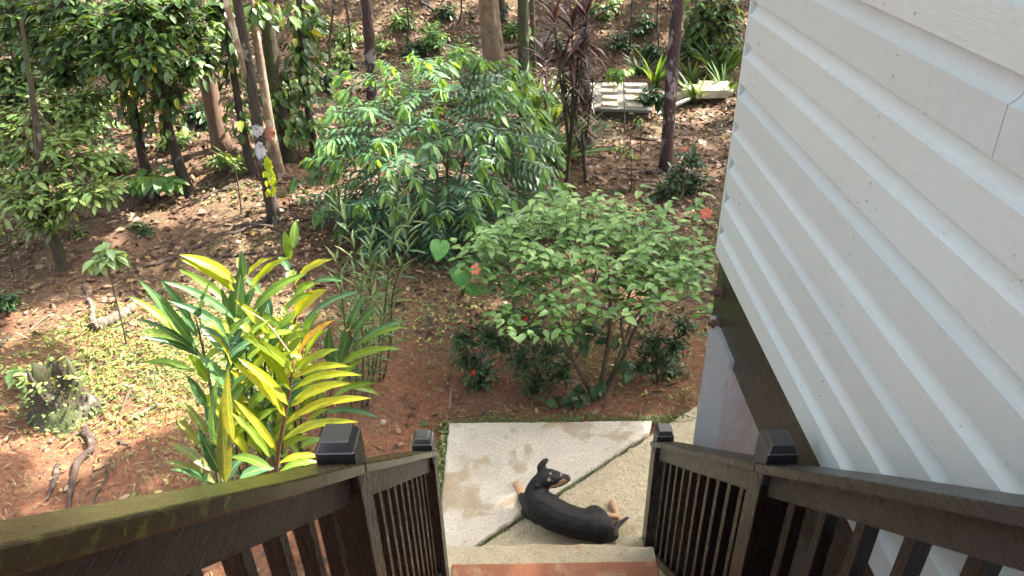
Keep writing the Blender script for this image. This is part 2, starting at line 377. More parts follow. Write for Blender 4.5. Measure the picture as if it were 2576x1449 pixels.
class Leaves:
    def __init__(s): s.p = []; s.d = []; s.n = []; s.s = []; s.w = []; s.t = []
    def add(s, p, d, n, size, wr=1.0, tint=None):
        s.p.append(p); s.d.append(d); s.n.append(n); s.s.append(size); s.w.append(wr); s.t.append(random.random() if tint is None else tint)
    def arr(s):
        p = np.array(s.p, float); d = np.array(s.d, float); n = np.array(s.n, float)
        d /= np.linalg.norm(d, axis=1)[:, None]+1e-9
        n = n - d*np.sum(n*d, 1)[:, None]; n /= np.linalg.norm(n, axis=1)[:, None]+1e-9
        x = np.cross(d, n); return p, d, n, x, np.array(s.s), np.array(s.w), np.array(s.t)
    def merged(s, name, kind, mat, parent=None, idx=None):
        p, d, n, x, sz, w_, t = s.arr()
        if idx is not None: p, d, n, x, sz, w_, t = (a[idx] for a in (p, d, n, x, sz, w_, t))
        if len(p) == 0: return None
        tv, tf = T[kind]; k = len(tv)
        v = p[:, None, :] + sz[:, None, None]*(tv[None, :, 0:1]*w_[:, None, None]*x[:, None, :] + tv[None, :, 1:2]*d[:, None, :] + tv[None, :, 2:3]*n[:, None, :])
        f = (tf[None] + (np.arange(len(p))*k)[:, None, None]).reshape(-1, 3)
        o = mesh_np(name, v.reshape(-1, 3), f, mat, parent, tint=np.repeat(t, k), smooth_=True)
        if parent is not None: o['kind'] = 'stuff'
        return o
    def singles(s, name, kind, mat, parent, idx):
        p, d, n, x, sz, w_, t = s.arr(); tv, tf = T[kind]
        key = 'single_'+kind+mat.name
        me = bpy.data.meshes.get(key)
        if me is None:
            me = bpy.data.meshes.new(key); me.from_pydata(tv.tolist(), [], tf.tolist()); me.materials.append(mat)
            me.polygons.foreach_set('use_smooth', [True]*len(me.polygons))
        off = np.array(parent.location)
        for i in idx:
            o = bpy.data.objects.new(name, me); COL.objects.link(o); o.parent = parent
            m = Matrix((x[i]*w_[i]*sz[i], d[i]*sz[i], n[i]*sz[i])).transposed().to_4x4(); m.translation = V(p[i]-off); o.matrix_local = m
    def plant(s, kind, mats, parent, nmax=300, stuff='foliage'):
        """the leaves nearest the camera become parts of their own, the rest one part"""
        if not s.p: return
        p = np.array(s.p); dist = np.linalg.norm(p-CAM, axis=1)/np.array(s.s)
        order = np.argsort(dist)
        s.singles('leaf', kind, mats[1], parent, order[:nmax])
        if len(order) > nmax: s.merged(stuff, kind, mats[0], parent, idx=order[nmax:])
def rv(rnd=random):
    z = rnd.uniform(-1, 1); a = rnd.uniform(0, 6.283); r = math.sqrt(1-z*z); return np.array([r*math.cos(a), r*math.sin(a), z])
UP = np.array([0, 0, 1.])
def leafy(L_, c, rad, twigs, per, size, droop=.2, seed=0, shell=.55, up=.7, wr=1, tw=.3):
    """twigs spread through an ellipsoid, leaves along each in two ranks"""
    random.seed(seed); c = np.array(c, float); rad = np.array(rad, float); out = []
    for _ in range(twigs):
        v = rv(); r = (shell+(1-shell)*random.random())
        # lumpy outline
        lump = .82+.3*mnoise.noise(Vector((v*2.1+c*.7).tolist()))
        p = c+v*rad*r*lump; dirn = v*np.array([1, 1, .5])+rv()*.5; dirn[2] += .1; dirn /= np.linalg.norm(dirn)
        ln = tw*random.uniform(.6, 1.3); q = p-dirn*ln*.6; out.append((q, q+dirn*ln))
        side = np.cross(dirn, UP); side /= np.linalg.norm(side)+1e-6
        tt = random.random()*.5
        for k in range(per):
            t = (k+1)/per; sgn = 1 if k % 2 else -1
            dd = dirn*.55+side*sgn*(1-.6*t)+rv()*.25; dd[2] -= droop*random.uniform(.4, 1.6)
            L_.add(q+dirn*ln*t, dd, UP*up+rv()*.45, size*random.uniform(.65, 1.2), wr, min(1, tt+random.random()*.5))
    return out
def twigs_mesh(name, segs, r, mat, parent):
    V_ = []; F_ = []; k = 0
    for a, b in segs:
        v, f = tube_geo([a, (np.array(a)+b)/2+rv()*.01, b], [r, r*.8, r*.4], 3, cap=False); V_.append(v); F_ += [tuple(i+k for i in q) for q in f]; k += len(v)
    if V_:
        o = mesh_np(name, np.concatenate(V_), F_, mat, parent); o['kind'] = 'stuff'; return o

# ================================================================== SETTING
def build_ground():
    xs = np.r_[np.linspace(-60, -14, 24)[:-1], np.linspace(-14, -4, 110)[:-1], np.linspace(-4, 3.5, 190)[:-1], np.linspace(3.5, 12, 70)[:-1], np.linspace(12, 60, 24)]
    ys = np.r_[np.linspace(-40, 1, 18)[:-1], np.linspace(1, 6.5, 150)[:-1], np.linspace(6.5, 18, 150)[:-1], np.linspace(18, 90, 40)]
    X, Y = np.meshgrid(xs, ys, indexing='ij'); Z = height(X, Y)
    rnd = np.random.RandomState(1)
    Z = Z + (rnd.rand(*Z.shape)-.5)*.022*(X > -14)*(X < 12)*(Y > 1)*(Y < 18)*(1-.7*(smooth(-1.1, -.5, X)*smooth(4.2, 3.8, Y)))
    v = np.stack([X, Y, Z], -1).reshape(-1, 3); nx, ny = X.shape
    i = np.arange(nx-1)[:, None]*ny+np.arange(ny-1)[None]; f = np.stack([i, i+ny, i+ny+1, i+1], -1).reshape(-1, 4)
    o = mesh_np('ground', v, f, M_soil, smooth_=True); tag(o, kind='structure'); return o
build_ground()

# ---- patio slabs
def slab(name, poly, z0, z1, mat, jag=.004, seed=0, step=.03):
    random.seed(seed); pts = []
    for i in range(len(poly)):
        a = np.array(poly[i]); b = np.array(poly[(i+1) % len(poly)]); n = max(1, int(np.linalg.norm(b-a)/step))
        for k in range(n):
            p = a+(b-a)*k/n; pts.append(p+np.array([random.gauss(0, jag), random.gauss(0, jag)])*(k > 0))
    n = len(pts); c = np.mean(pts, axis=0); mb = MB()
    inn = [p+(c-p)/np.linalg.norm(c-p)*.012 for p in pts]
    v = [(p[0], p[1], z0) for p in pts]+[(p[0], p[1], z1-.010+random.uniform(-.002, .002)) for p in pts]+[(p[0], p[1], z1) for p in inn]
    f = [tuple(range(2*n, 3*n))]
    for i in range(n):
        j = (i+1) % n; f += [(i, j, n+j, n+i), (n+i, n+j, 2*n+j, 2*n+i)]
    mb.add(v, f); return mb.build(name, mat)
P2 = lambda px, py, z: at_z(px, py, z)[:2]
za, zb = .028, 0.004
A1, A2, A3 = P2(1130, 1062, za), P2(1632, 1086, za), P2(1197, 1369, za)
A1b = P2(1640, 1057, za)
A4 = np.array([A1[0]+.0, A3[1]-.25])
dg = (A3-A2)/np.linalg.norm(A3-A2); A3x = A2+dg*(np.linalg.norm(A3-A2)+.35)
sa = slab('pale_patio_slab', [A1, A1b, A2, A3x, A4], -.1, za, C_a, seed=1, jag=.0022)
tag(sa, kind='structure')
nrm = np.array([-dg[1], dg[0]]); nrm = nrm if nrm[0] > 0 else -nrm
Bo = .009
B1 = A2+nrm*Bo-dg*.45; B2 = A3x+nrm*Bo
sb = slab('rough_patio_slab', [B1, B2, (B2[0]+.1, 1.9), (3.2, 1.9), (3.2, B1[1]+.12)], -.1, zb, C_b, seed=2)
tag(sb, kind='structure')

# ================================================================== HOUSE
WX = .80; ZB = 1.86; YC = 2.61
house = thing('house', (WX, YC, 0), 'house with pale grey painted horizontal wooden siding rising beside the stairs', 'house')
PITCH = .1405; PF = [(0, 0), (.0235, 0), (.0262, .091), (.0180, .0965), (.0112, .104), (.0065, .114), (.0040, .126), (.0030, PITCH+.012), (0, PITCH+.012)]
random.seed(5)
nb = 21; Z0 = ZB-.02
jp = at_x(2556, 215, WX); joints = {int((jp[2]-Z0)/PITCH): jp[1], 3: -.35}
for i in range(nb):
    z0 = Z0+i*PITCH; k = len(PF); sd = random.random()*50; tl = random.uniform(-.0012, .0012); ye = YC-random.uniform(0, .006)
    spans = [(-4.2, ye)] if i not in joints else [(-4.2, joints[i]-.0012), (joints[i]+.0012, ye)]
    for (ya, yb) in spans:
        ny = max(4, int((yb-ya)/.15)); vs_ = []
        for y in np.linspace(ya, yb, ny):
            bow = .0022*math.sin(y*1.3+sd)+.001*math.sin(y*4+sd*2)
            for (d, z) in PF: vs_.append((WX-d+.025-bow*(d > .02)-tl*(z > 0.05), y, z0+z+.0015*math.sin(y*.9+sd)))
        f = []
        for a in range(ny-1):
            for b in range(k-1): f.append((a*k+b, a*k+b+1, (a+1)*k+b+1, (a+1)*k+b))
        f += [tuple(range(k)), tuple((ny-1)*k+j for j in range(k-1, -1, -1))]
        mb = MB(); mb.add(vs_, f); o = mb.build('siding_board', P_side2 if i in (2, 4, 7, 9, 12) else P_side, house); me = o.data
        me.polygons.foreach_set('use_smooth', [(len(p.vertices) == 4 and (p.index % (k-1)) >= 3) for p in me.polygons])
        try: me.set_sharp_from_angle(angle=R(28))
        except Exception: pass
nails = MB()
for i in range(nb):
    for j in range(6):
        y = 2.45-j*.90+random.uniform(-.03, .03)
        for zz_ in (.028, .074):
            z = Z0+i*PITCH+zz_+random.uniform(-.005, .005); d = .0235+.002*zz_/.094; x = WX-d+.025; r_ = .0032
            k0 = [(x-.0036, y+r_*math.cos(t), z+r_*math.sin(t)) for t in np.linspace(0, 6.283, 7)[:-1]]; k1 = [(x+.004, p[1], p[2]) for p in k0]
            nails.add(k0+k1, [tuple(range(6))]+[(q, (q+1) % 6, 6+(q+1) % 6, 6+q) for q in range(6)])
ZT = Z0+nb*PITCH
no_ = nails.build('nail_heads', M_nail, house); no_['kind'] = 'stuff'
mb = MB(); mb.box(WX+.002, WX+.045, YC+.001, YC+.02, ZB-.02, ZT, 0); mb.build('corner_trim', P_side, house)
mb = MB(); mb.box(WX+.03, 6.0, -4.2, YC-.002, 1.93, ZT); mb.build('wall', P_side, house)
mb = MB(); mb.box(WX+.018, WX+.085, -4.2, YC-.004, 1.525, ZB-.022); mb.build('floor_beam', P_beam, house, bevel=.004)
mb = MB(); mb.box(WX+.115, 6, -4.2, YC-.01, ZB-.03, 1.925); mb.build('floor_deck', M_wood, house)
mb = MB(); mb.add([(WX-.35, -4.6, ZT-.05), (WX-.35, YC+.4, ZT-.05), (3.4, YC+.4, ZT+1.1), (3.4, -4.6, ZT+1.1), (6.4, YC+.4, ZT-.05), (6.4, -4.6, ZT-.05),
    (WX-.35, -4.6, ZT), (WX-.35, YC+.4, ZT), (3.4, YC+.4, ZT+1.15), (3.4, -4.6, ZT+1.15), (6.4, YC+.4, ZT), (6.4, -4.6, ZT)],
    [(0, 3, 2, 1), (3, 5, 4, 2), (6, 7, 8, 9), (9, 8, 10, 11), (0, 1, 7, 6), (4, 5, 11, 10), (1, 2, 8, 7), (2, 4, 10, 8)]); mb.build('roof', M_roof, house)
for i in range(11):
    mb = MB(); mb.box(.95+.004*(i % 2), .975, -4.1, 1.9, -.03+i*.14, .105+i*.14); mb.build('dark_infill_board', P_beam, house)  # planks added to keep the gap under the beam dark
# bolts in the beam
for (px, py) in ((1803, 735), (1797, 815)):
    c = at_x(px, py, WX)
    bo = bpy.data.objects.new('bolt', None); 
    v, f = tube_geo([(WX+.019, c[1], c[2]), (WX+.013, c[1], c[2])], [.030, .030], 16); wash = mesh_np('bolt', v, f, M_rust, house)
    v, f = tube_geo([(WX+.0125, c[1], c[2]), (WX-.012, c[1], c[2])], [.019, .018], 6); mesh_np('bolt_head', v, f, M_rust, wash)
    v, f = tube_geo([(WX-.012, c[1], c[2]), (WX-.026, c[1], c[2])], [.009, .009], 8); mesh_np('bolt_shank', v, f, M_rust, wash)
    bpy.data.objects.remove(bo)
# pillar
mb = MB(); random.seed(3)
def rough_box(x0, x1, y0, y1, z0, z1, n=(4, 5, 26), amp=.003):
    vs_ = []; idx = {}; f = []
    def vid(i, j, k):
        if (i, j, k) not in idx:
            e = sum((i in (0, n[0]), j in (0, n[1]), k in (0, n[2])))
            a = amp*(1.3 if e > 1 else 1); idx[(i, j, k)] = len(vs_)
            vs_.append((x0+(x1-x0)*i/n[0]+random.gauss(0, a), y0+(y1-y0)*j/n[1]+random.gauss(0, a), z0+(z1-z0)*k/n[2]+random.gauss(0, a)*1.3))
        return idx[(i, j, k)]
    for a in range(n[0]):
        for b in range(n[1]):
            f += [(vid(a, b, 0), vid(a, b+1, 0), vid(a+1, b+1, 0), vid(a+1, b, 0)), (vid(a, b, n[2]), vid(a+1, b, n[2]), vid(a+1, b+1, n[2]), vid(a, b+1, n[2]))]
    for a in range(n[0]):
        for c in range(n[2]):
            f += [(vid(a, 0, c), vid(a+1, 0, c), vid(a+1, 0, c+1), vid(a, 0, c+1)), (vid(a, n[1], c), vid(a, n[1], c+1), vid(a+1, n[1], c+1), vid(a+1, n[1], c))]
    for b in range(n[1]):
        for c in range(n[2]):
            f += [(vid(0, b, c), vid(0, b, c+1), vid(0, b+1, c+1), vid(0, b+1, c)), (vid(n[0], b, c), vid(n[0], b+1, c), vid(n[0], b+1, c+1), vid(n[0], b, c+1))]
    return vs_, f
pil = mesh_np('pillar', *rough_box(.80, 1.06, 2.25, 2.56, -.05, 1.575, amp=.0011), P_white, house)
pil['label'] = 'white roughcast pillar under the beam'
for y in (-1.2, -3.6):
    mesh_np('pillar', *rough_box(.80, 1.06, y, y+.3, -.05, 1.465, (2, 2, 8)), P_white, house)

# ================================================================== STAIRS AND RAILINGS
SL = .885
stairs = thing('staircase', (.1, 2.31, 0), 'outdoor stair with red painted treads coming down to the concrete patio', 'stairs')
steps = []
rs = 2.32; z = .32
mb = MB(); mb.box(-.36, .635, 1.2, rs, .02, z); mb.build('tread', P_red, stairs, bevel=.012)
yy, zz = rs-.255, z+.226
while zz < 2.2:
    mb = MB(); mb.box(-.36, .635, yy-.30, yy, zz-.05, zz); mb.build('tread', P_red, stairs, bevel=.01)
    mb = MB(); mb.box(-.355, .63, yy-.04, yy-.02, zz-.226, zz-.051); mb.build('riser', P_red, stairs)
    yy -= .255; zz += .226
mb = MB(); mb.box(-.36, .635, -3.0, yy, zz-.06, zz); mb.build('landing', P_red, stairs, bevel=.01)
# concrete bottom step with a chipped front edge
random.seed(8)
fy = [at_z(px, py, .15) for px, py in ((1105, 1372), (1190, 1372), (1255, 1371), (1320, 1370), (1345, 1366), (1440, 1369), (1460, 1366), (1560, 1368), (1585, 1372), (1618, 1374))]
xs = np.linspace(-.405, .665, 60); ys = np.interp(xs, [p[0] for p in fy], [p[1] for p in fy])
v = []; f = []
for i, (x, y) in enumerate(zip(xs, ys)):
    j = random.gauss(0, .0025)
    v += [(x, y+.012+j, -.04), (x, y+.006+j, .125), (x, y+j*.5, .142), (x, y-.012+j*.5, .15), (x, 1.5, .151)]
for i in range(59):
    for k in range(4): f.append((i*5+k, (i+1)*5+k, (i+1)*5+k+1, i*5+k+1))
f += [(0, 1, 2, 3, 4), tuple(59*5+k for k in (4, 3, 2, 1, 0))]
st = mesh_np('concrete_step', v, f, C_step, stairs); st['label'] = 'cream concrete bottom step with a chipped edge'

def cap_geo(mb, x, y, z0, z1, w_, ch=.3):
    h = w_/2; t = h*(1-ch)*.95; zc = z1-w_*.26
    ring = lambda s, z, b: [(x-s, y-s+b, z), (x-s+b, y-s, z), (x+s-b, y-s, z), (x+s, y-s+b, z), (x+s, y+s-b, z), (x+s-b, y+s, z), (x-s+b, y+s, z), (x-s, y+s-b, z)]
    v = ring(h, z0, .003)+ring(h, zc-.002, .003)+ring(h-.003, zc, .003)+ring(t+.002, z1-.002, .002)+ring(t-.001, z1, .002)
    f = [tuple(range(7, -1, -1)), tuple(range(32, 40))]
    for r in range(4):
        for i in range(8): j = (i+1) % 8; f.append((r*8+i, r*8+j, r*8+8+j, r*8+8+i))
    mb.add(v, f)
def railing(name, X, yend, zend, y2, y0, label, inner, topmat, capw, slope):
    """rail top passes (yend, zend) and climbs towards the camera; inner = +1 if the stair lies at +X"""
    root = thing(name, (X, yend, 0), label, 'railing')
    zt = lambda y: zend+(yend-y)*slope-max(0, y2-y)*(.016 if X < 0 else -.026)
    hw = .052
    def piece(nm, ya, yb, up, th, x0, x1, mat, bev=.004):
        mb = MB(); n = max(2, int((ya-yb)/.2)); pv = []
        ysn = np.linspace(ya, yb, n+1)
        vs_ = []; f = []
        for i, y in enumerate(ysn):
            wz = .0015*math.sin(y*9+X*7)
            vs_ += [(x0, y, zt(y)+up-th+wz), (x1, y, zt(y)+up-th+wz), (x1, y, zt(y)+up+wz), (x0, y, zt(y)+up+wz)]
        for i in range(n):
            for k in range(4): f.append((i*4+k, i*4+(k+1) % 4, i*4+4+(k+1) % 4, i*4+4+k))
        f += [(3, 2, 1, 0), (n*4, n*4+1, n*4+2, n*4+3)]
        mb.add(vs_, f); return mb.build(nm, mat, root, bevel=bev)
    piece('handrail', yend+.05, y2+.002, 0, .034, X-hw, X+hw, topmat)
    piece('handrail', y2-.002, y0, 0, .036, X-hw, X+hw, topmat)
    piece('upper_rail', yend-.045, y2+.05, -.037, .085, X-.026, X+.026, P_blk)
    piece('upper_rail', y2-.05, y0, -.037, .085, X-.026, X+.026, P_blk)
    ph = .045
    zlow = lambda y: max(.03, zt(y)-.93)
    bot = .775
    piece('bottom_rail', yend-.045, y2+.05, -bot, .06, X-.026, X+.026, P_blk)
    piece('bottom_rail', y2-.05, y0, -bot, .06, X-.026, X+.026, P_blk)
    for (yp, wd) in ((yend, .083), (y2, capw*.9)):
        mb = MB(); mb.box(X-ph, X+ph, yp-ph, yp+ph, zt(yp)-.93 if yp != yend else .0, zt(yp)-.038); po = mb.build('post', P_blkv, root, bevel=.003)
        mb = MB(); zc = zt(yp)+.01; cap_geo(mb, X, yp, zc-.06, zc+wd*.98, wd); mb.build('post_cap', P_cap, po)
    n = 0
    for (ya, yb, cnt) in ((yend-.045, y2+.045, 10), (y2-.045, y0, 12)):
        for i in range(cnt):
            y = ya+(yb-ya)*(i+.95)/(cnt+.9); h = .016
            mb = MB(); mb.add([(X-h, y-h, zt(y-h)-bot-.003), (X+h, y-h, zt(y-h)-bot-.003), (X+h, y+h, zt(y+h)-bot-.003), (X-h, y+h, zt(y+h)-bot-.003),
                               (X-h, y-h, zt(y-h)-.122), (X+h, y-h, zt(y-h)-.122), (X+h, y+h, zt(y+h)-.122), (X-h, y+h, zt(y+h)-.122)],
                              [(0,3,2,1),(4,5,6,7),(0,1,5,4),(1,2,6,5),(2,3,7,6),(3,0,4,7)]); mb.build('baluster', P_blkv, root, bevel=.002)
    return root
le = at_x(1067, 1133, -.42); l2 = at_x(862, 1166, -.42)
railing('stair_railing', -.42, le[1], le[2], l2[1], -.4, 'black wooden stair railing on the left, its handrail painted with yellow green foliage reflections', 1, P_rail, .098, (l2[2]-le[2])/(le[1]-l2[1]))
re = at_x(1668, 1110, .69); r2 = at_x(1948, 1164, .69)
railing('stair_railing', .69, re[1], re[2], r2[1], -.4, 'black wooden stair railing running against the grey house siding', -1, P_blk, .095, (r2[2]-re[2])/(re[1]-r2[1]))

# ================================================================== DOG
def build_dog():
    def D(zx, zy, z): return at_z((1850+zx/3.623)*.6708, (1680+zy/3.623)*.6708, z)
    fl = zb
    chains = [
        ([(1455,1095,.088),(1350,1050,.10),(1180,1030,.105),(980,975,.112),(800,890,.118),(660,790,.135),(585,690,.155),(585,590,.185),(640,480,.215)], [.080,.090,.086,.087,.094,.092,.078,.063,.055]),
        ([(640,470,.225),(700,430,.238),(775,405,.243),(850,408,.240)], [.052,.058,.053,.040]),
        ([(850,415,.236),(920,415,.230),(985,415,.226)], [.037,.031,.026]),
        ([(820,470,.215),(900,460,.208),(970,445,.207)], [.033,.027,.021]),
        ([(560,780,.10),(470,740,.075),(405,690,.05),(382,630,.03),(350,560,.026),(325,515,.022)], [.055,.042,.030,.021,.025,.028]),
        ([(620,870,.09),(520,870,.06),(450,860,.045)], [.055,.045,.034]),
        ([(1410,1020,.10),(1380,945,.09),(1330,900,.07)], [.078,.068,.046]),
        ([(700,700,.17),(820,850,.16)], [.050,.05]),([(560,760,.13),(600,880,.11),(640,930,.08)], [.055,.06,.05]),
        ([(1320,900,.06),(1450,905,.045),(1560,920,.035),(1680,935,.028)], [.040,.033,.018,.016]),
        ([(1685,930,.026),(1665,870,.024),(1635,800,.022),(1618,760,.020)], [.017,.016,.022,.025]),
        ([(1500,1150,.075),(1585,1195,.055),(1650,1190,.04)], [.055,.034,.024]),
        ([(1655,1180,.035),(1648,1110,.025),(1690,1035,.022),(1750,988,.022),(1825,950,.022)], [.023,.020,.017,.014,.009]),
        ([(660,310,.268),(640,270,.285),(660,230,.30),(695,185,.31),(722,165,.305)], [.028,.024,.019,.017,.013]),
        ([(700,310,.27),(690,265,.285),(672,235,.295)], [.018,.014,.010]),
        ([(620,500,.24),(590,530,.225),(590,580,.20),(615,620,.18)], [.026,.022,.018,.011]),
        ([(650,520,.235),(640,560,.215)], [.018,.012]),([(585,520,.25),(560,560,.225),(575,600,.20)], [.012,.012,.008]),
    ]
    balls = []
    for pts, rs_ in chains:
        P = np.array([list(D(a, b, c)) for a, b, c in pts]); Q = np.c_[P, rs_]
        Q = smooth_path(Q, max(6, len(pts)*5)) if len(pts) > 2 else smooth_path(Q, 6)
        for q in Q: balls.append(q)
    for cx, cy in ((290, 512), (308, 488), (336, 483), (362, 500)): balls.append([*D(cx, cy, .014), .0125])
    for cx, cy in ((1590, 745), (1608, 728), (1636, 728), (1658, 745)): balls.append([*D(cx, cy, .014), .0125])
    for q in balls:
        q[2] = max(q[2], fl+q[3]*.92)
    mb = MB()
    ico = []
    nu, nv = 12, 8
    us = [(math.sin(math.pi*j/nv)*math.cos(2*math.pi*i/nu), math.sin(math.pi*j/nv)*math.sin(2*math.pi*i/nu), math.cos(math.pi*j/nv)) for j in range(1, nv) for i in range(nu)]+[(0, 0, 1), (0, 0, -1)]
    fs = []
    for j in range(nv-2):
        for i in range(nu): k = (i+1) % nu; fs.append((j*nu+i, (j+1)*nu+i, (j+1)*nu+k, j*nu+k))
    t, b = len(us)-2, len(us)-1
    for i in range(nu): k = (i+1) % nu; fs.append((t, i, k)); fs.append((b, (nv-2)*nu+k, (nv-2)*nu+i))
    for q in balls: mb.add([(q[0]+a*q[3], q[1]+b_*q[3], q[2]+c*q[3]) for a, b_, c in us], fs)
    tmp = mb.build('dog_tmp', M_wood)
    m = tmp.modifiers.new('r', 'REMESH'); m.mode = 'VOXEL'; m.voxel_size = .0055; m.use_smooth_shade = True
    s = tmp.modifiers.new('s', 'SMOOTH'); s.factor = .5; s.iterations = 7
    dg_ = bpy.context.evaluated_depsgraph_get(); me = bpy.data.meshes.new_from_object(tmp.evaluated_get(dg_)); bpy.data.objects.remove(tmp)
    for v_ in me.vertices:
        q_ = v_.co; k_ = mnoise.noise(q_*24)*.0032+mnoise.noise(Vector((q_.x*60, q_.y*60, q_.z*60)))*.0010
        if q_.z > .06: v_.co = q_+v_.normal*k_
    me.name = 'dog'; me.materials.clear()
    mt, nt, b, out = newmat('dog_coat')
    a = N(nt, 'ShaderNodeAttribute'); a.attribute_name = 'coat'
    nz = noise_tex(nt, 120, 4, .7, stretch=(1, 1, 1)); nb_ = noise_tex(nt, 60, 6, .75, stretch=(2.5, .6, 2))
    blk = ramp(nt, nz, [(.3, (.005, .005, .006)), (.7, (.014, .013, .014))]); tan_ = ramp(nt, nz, [(.3, (.34, .19, .10)), (.7, (.54, .34, .20))])
    L(nt, mixc(nt, ramp(nt, a.outputs['Fac'], [(.4, (0, 0, 0)), (.6, (1, 1, 1))]), blk, tan_), b.inputs['Base Color']); b.inputs['Roughness'].default_value = .55; b.inputs['Specular IOR Level'].default_value = .3
    bump(nt, b, nb_, .9, .006); me.materials.append(mt)
    co = np.empty(len(me.vertices)*3, np.float32); me.vertices.foreach_get('co', co); co = co.reshape(-1, 3)
    coat = np.zeros(len(co))
    rn = np.array([mnoise.noise(Vector(c)*60) for c in co.tolist()])*.007
    def spot(p, r, zmax=None):
        nonlocal coat
        d = np.linalg.norm(co-p, axis=1)+rn; coat = np.maximum(coat, np.clip(.5+(r-d)/.008, 0, 1))
    for c, r in (((325,515,.02),.045),((350,560,.026),.038),((378,620,.03),.034),((1618,760,.02),.04),((1640,810,.022),.035),((1670,880,.024),.035),((1690,930,.026),.036),((1600,925,.03),.036),((1520,915,.035),.030)): spot(D(*c), r)
    def surf(px, py):     # first coat vertex met along the line of sight
        d = ray((1850+px/3.623)*.6708, (1680+py/3.623)*.6708); d = d/np.linalg.norm(d); rel = co-CAM; t = rel@d
        off = np.linalg.norm(rel-t[:, None]*d, axis=1); c = np.where(off < .006)[0]
        return co[c[np.argmin(t[c])]] if len(c) else CAM+d*4
    spot(surf(772, 430), .0085); spot(surf(773, 332), .0065)
    for p, r in (((940,480),.022),((890,500),.018),((980,465),.015),((830,530),.016),((790,540),.012),((930,355),.010),((470,1270),.0)): 
        if r: spot(surf(*p), r)
    at = me.attributes.new('coat', 'FLOAT', 'POINT'); at.data.foreach_set('value', coat.astype(np.float32))
    base = D(1050, 980, 0); me.transform(Matrix.Translation(V(-base)))
    dog = bpy.data.objects.new('dog', me); dog.location = V(base); COL.objects.link(dog)
    tag(dog, 'black dog with tan paws and muzzle lying on the patio, head turned back', 'dog')
    def ball(name, c, r, mat, sc=(1, 1, 1), seg=1):
        mb = MB(); mb.add([(c[0]+a*r*sc[0], c[1]+b_*r*sc[1], c[2]+z_*r*sc[2]) for a, b_, z_ in us], fs); return mb.build(name, mat, dog, sm=True)
    tocam = lambda p, k: p+(CAM-p)/np.linalg.norm(CAM-p)*k
    e1, e2 = surf(803, 465), surf(822, 325)
    ball('eye', tocam(e1, -.004), .0095, M_eye); ball('eye', tocam(e2, -.004), .0095, M_eye)
    ns = D(1008, 415, .228); ball('nose', ns, .019, M_nose, (1.0, 1.15, .9))
    for cx, cy in ((292, 502), (312, 480), (338, 478), (362, 497), (1592, 738), (1608, 722), (1634, 722), (1655, 737)):
        c = D(cx, cy, .010); ball('claw', c, .0045, M_claw, (1, 1.6, .8))
build_dog()

# ================================================================== TREES
trees = []     # (base, top, crown list)
def tree(name, path, w0, w1, mat, label, cat='tree', zt=11, seg=12, wob=.06, seed=0, flare=1.6, group=None, Y=None, drift=None, crown=True):
    """path: picture points from the base upwards, all at about the base's distance"""
    b = ground(*path[0]) if Y is None else at_y(*path[0], Y)
    Yb = b[1]; pts = [b-np.array([0, 0, .12])]; rads = []
    dp = depth(b); r0 = w0/2/F*dp; r1 = w1/2/F*dp
    for k, (px, py) in enumerate(path[1:]): pts.append(at_y(px, py, Yb+(drift or 0)*(k+1)))
    d = (pts[-1]-pts[-2]); d = d/np.linalg.norm(d)
    while pts[-1][2] < zt:
        d = _n(d*.8+UP*.25+rv()*.05); pts.append(pts[-1]+d*1.2)
    pts = np.array(pts); hgt = pts[:, 2]-pts[0, 2]
    top_vis = hgt[len(path)-1]
    rads = np.where(hgt <= top_vis, r0+(r1-r0)*hgt/max(top_vis, .1), r1*(1-.6*(hgt-top_vis)/(max(hgt)-top_vis+1e-6)))
    P = smooth_path(np.c_[pts, rads], 40)
    hh = P[:, 2]-P[0, 2]; P[:, 3] *= 1+(flare-1)*np.exp(-hh/.22)
    t = thing(name, b, label, cat, group)
    v, f = tube_geo(P[:, :3], P[:, 3], seg, wob, seed); o = mesh_np('trunk', v, f, mat, t, smooth_=True)
    if crown: trees.append((t, P, r1))
    return t, P
random.seed(11)
tA, PA = tree('forest_tree', [(385,500),(362,420),(345,330),(322,220),(308,120),(300,0)], 25, 19, B_dark, 'leafy dark tree with a small broad leaved sapling at its foot', seed=1)
tB, PB = tree('forest_tree', [(482,492),(455,420),(420,310),(395,200),(370,100),(350,0)], 21, 15, B_dark, 'leaning dark lichen spotted tree rising beside a thinner twin stem', seed=2)
tB2, PB2 = tree('forest_tree', [(461,492),(447,430),(420,330),(400,250)], 15, 12, B_dark, 'thin grey stem close against the leaning dark tree', zt=6, seed=3, crown=False)
tC, PC = tree('forest_tree', [(560,378),(545,320),(528,240),(515,150),(505,60),(500,0)], 44, 30, B_rib, 'stout brown tree with deeply ribbed pale bark standing at the back', seed=4, flare=1.3)
tD, PD = tree('forest_tree', [(638,450),(620,380),(600,270),(585,160),(570,80),(560,0)], 19, 14, B_dark, 'slim dark vine hung tree behind the lichen patched trunk', seed=5)
tE, PE = tree('forest_tree', [(692,558),(675,480),(658,380),(648,300),(630,190),(612,90),(597,0)], 27, 20, B_dark, 'dark trunk with white lichen patches and a creeper tinted as sunlit low down', seed=6)
tF, PF_ = tree('forest_tree', [(706,448),(695,400),(680,330),(668,240),(650,130),(637,40),(630,0)], 23, 17, B_pink, 'pinkish tan trunk leaning left right behind the lichen patched one', seed=7)
tG, PG = tree('forest_tree', [(730,405),(712,330),(698,240),(682,150),(672,60),(668,0)], 34, 30, B_moss, 'thick dark mossy trunk farthest right of the leaning cluster', seed=8)
tH, PH = tree('forest_tree', [(793,392),(780,310),(768,220),(762,130),(757,50),(754,0)], 17, 15, B_dark, 'vine covered slim trunk by the sunlit white leaved sapling', seed=9)
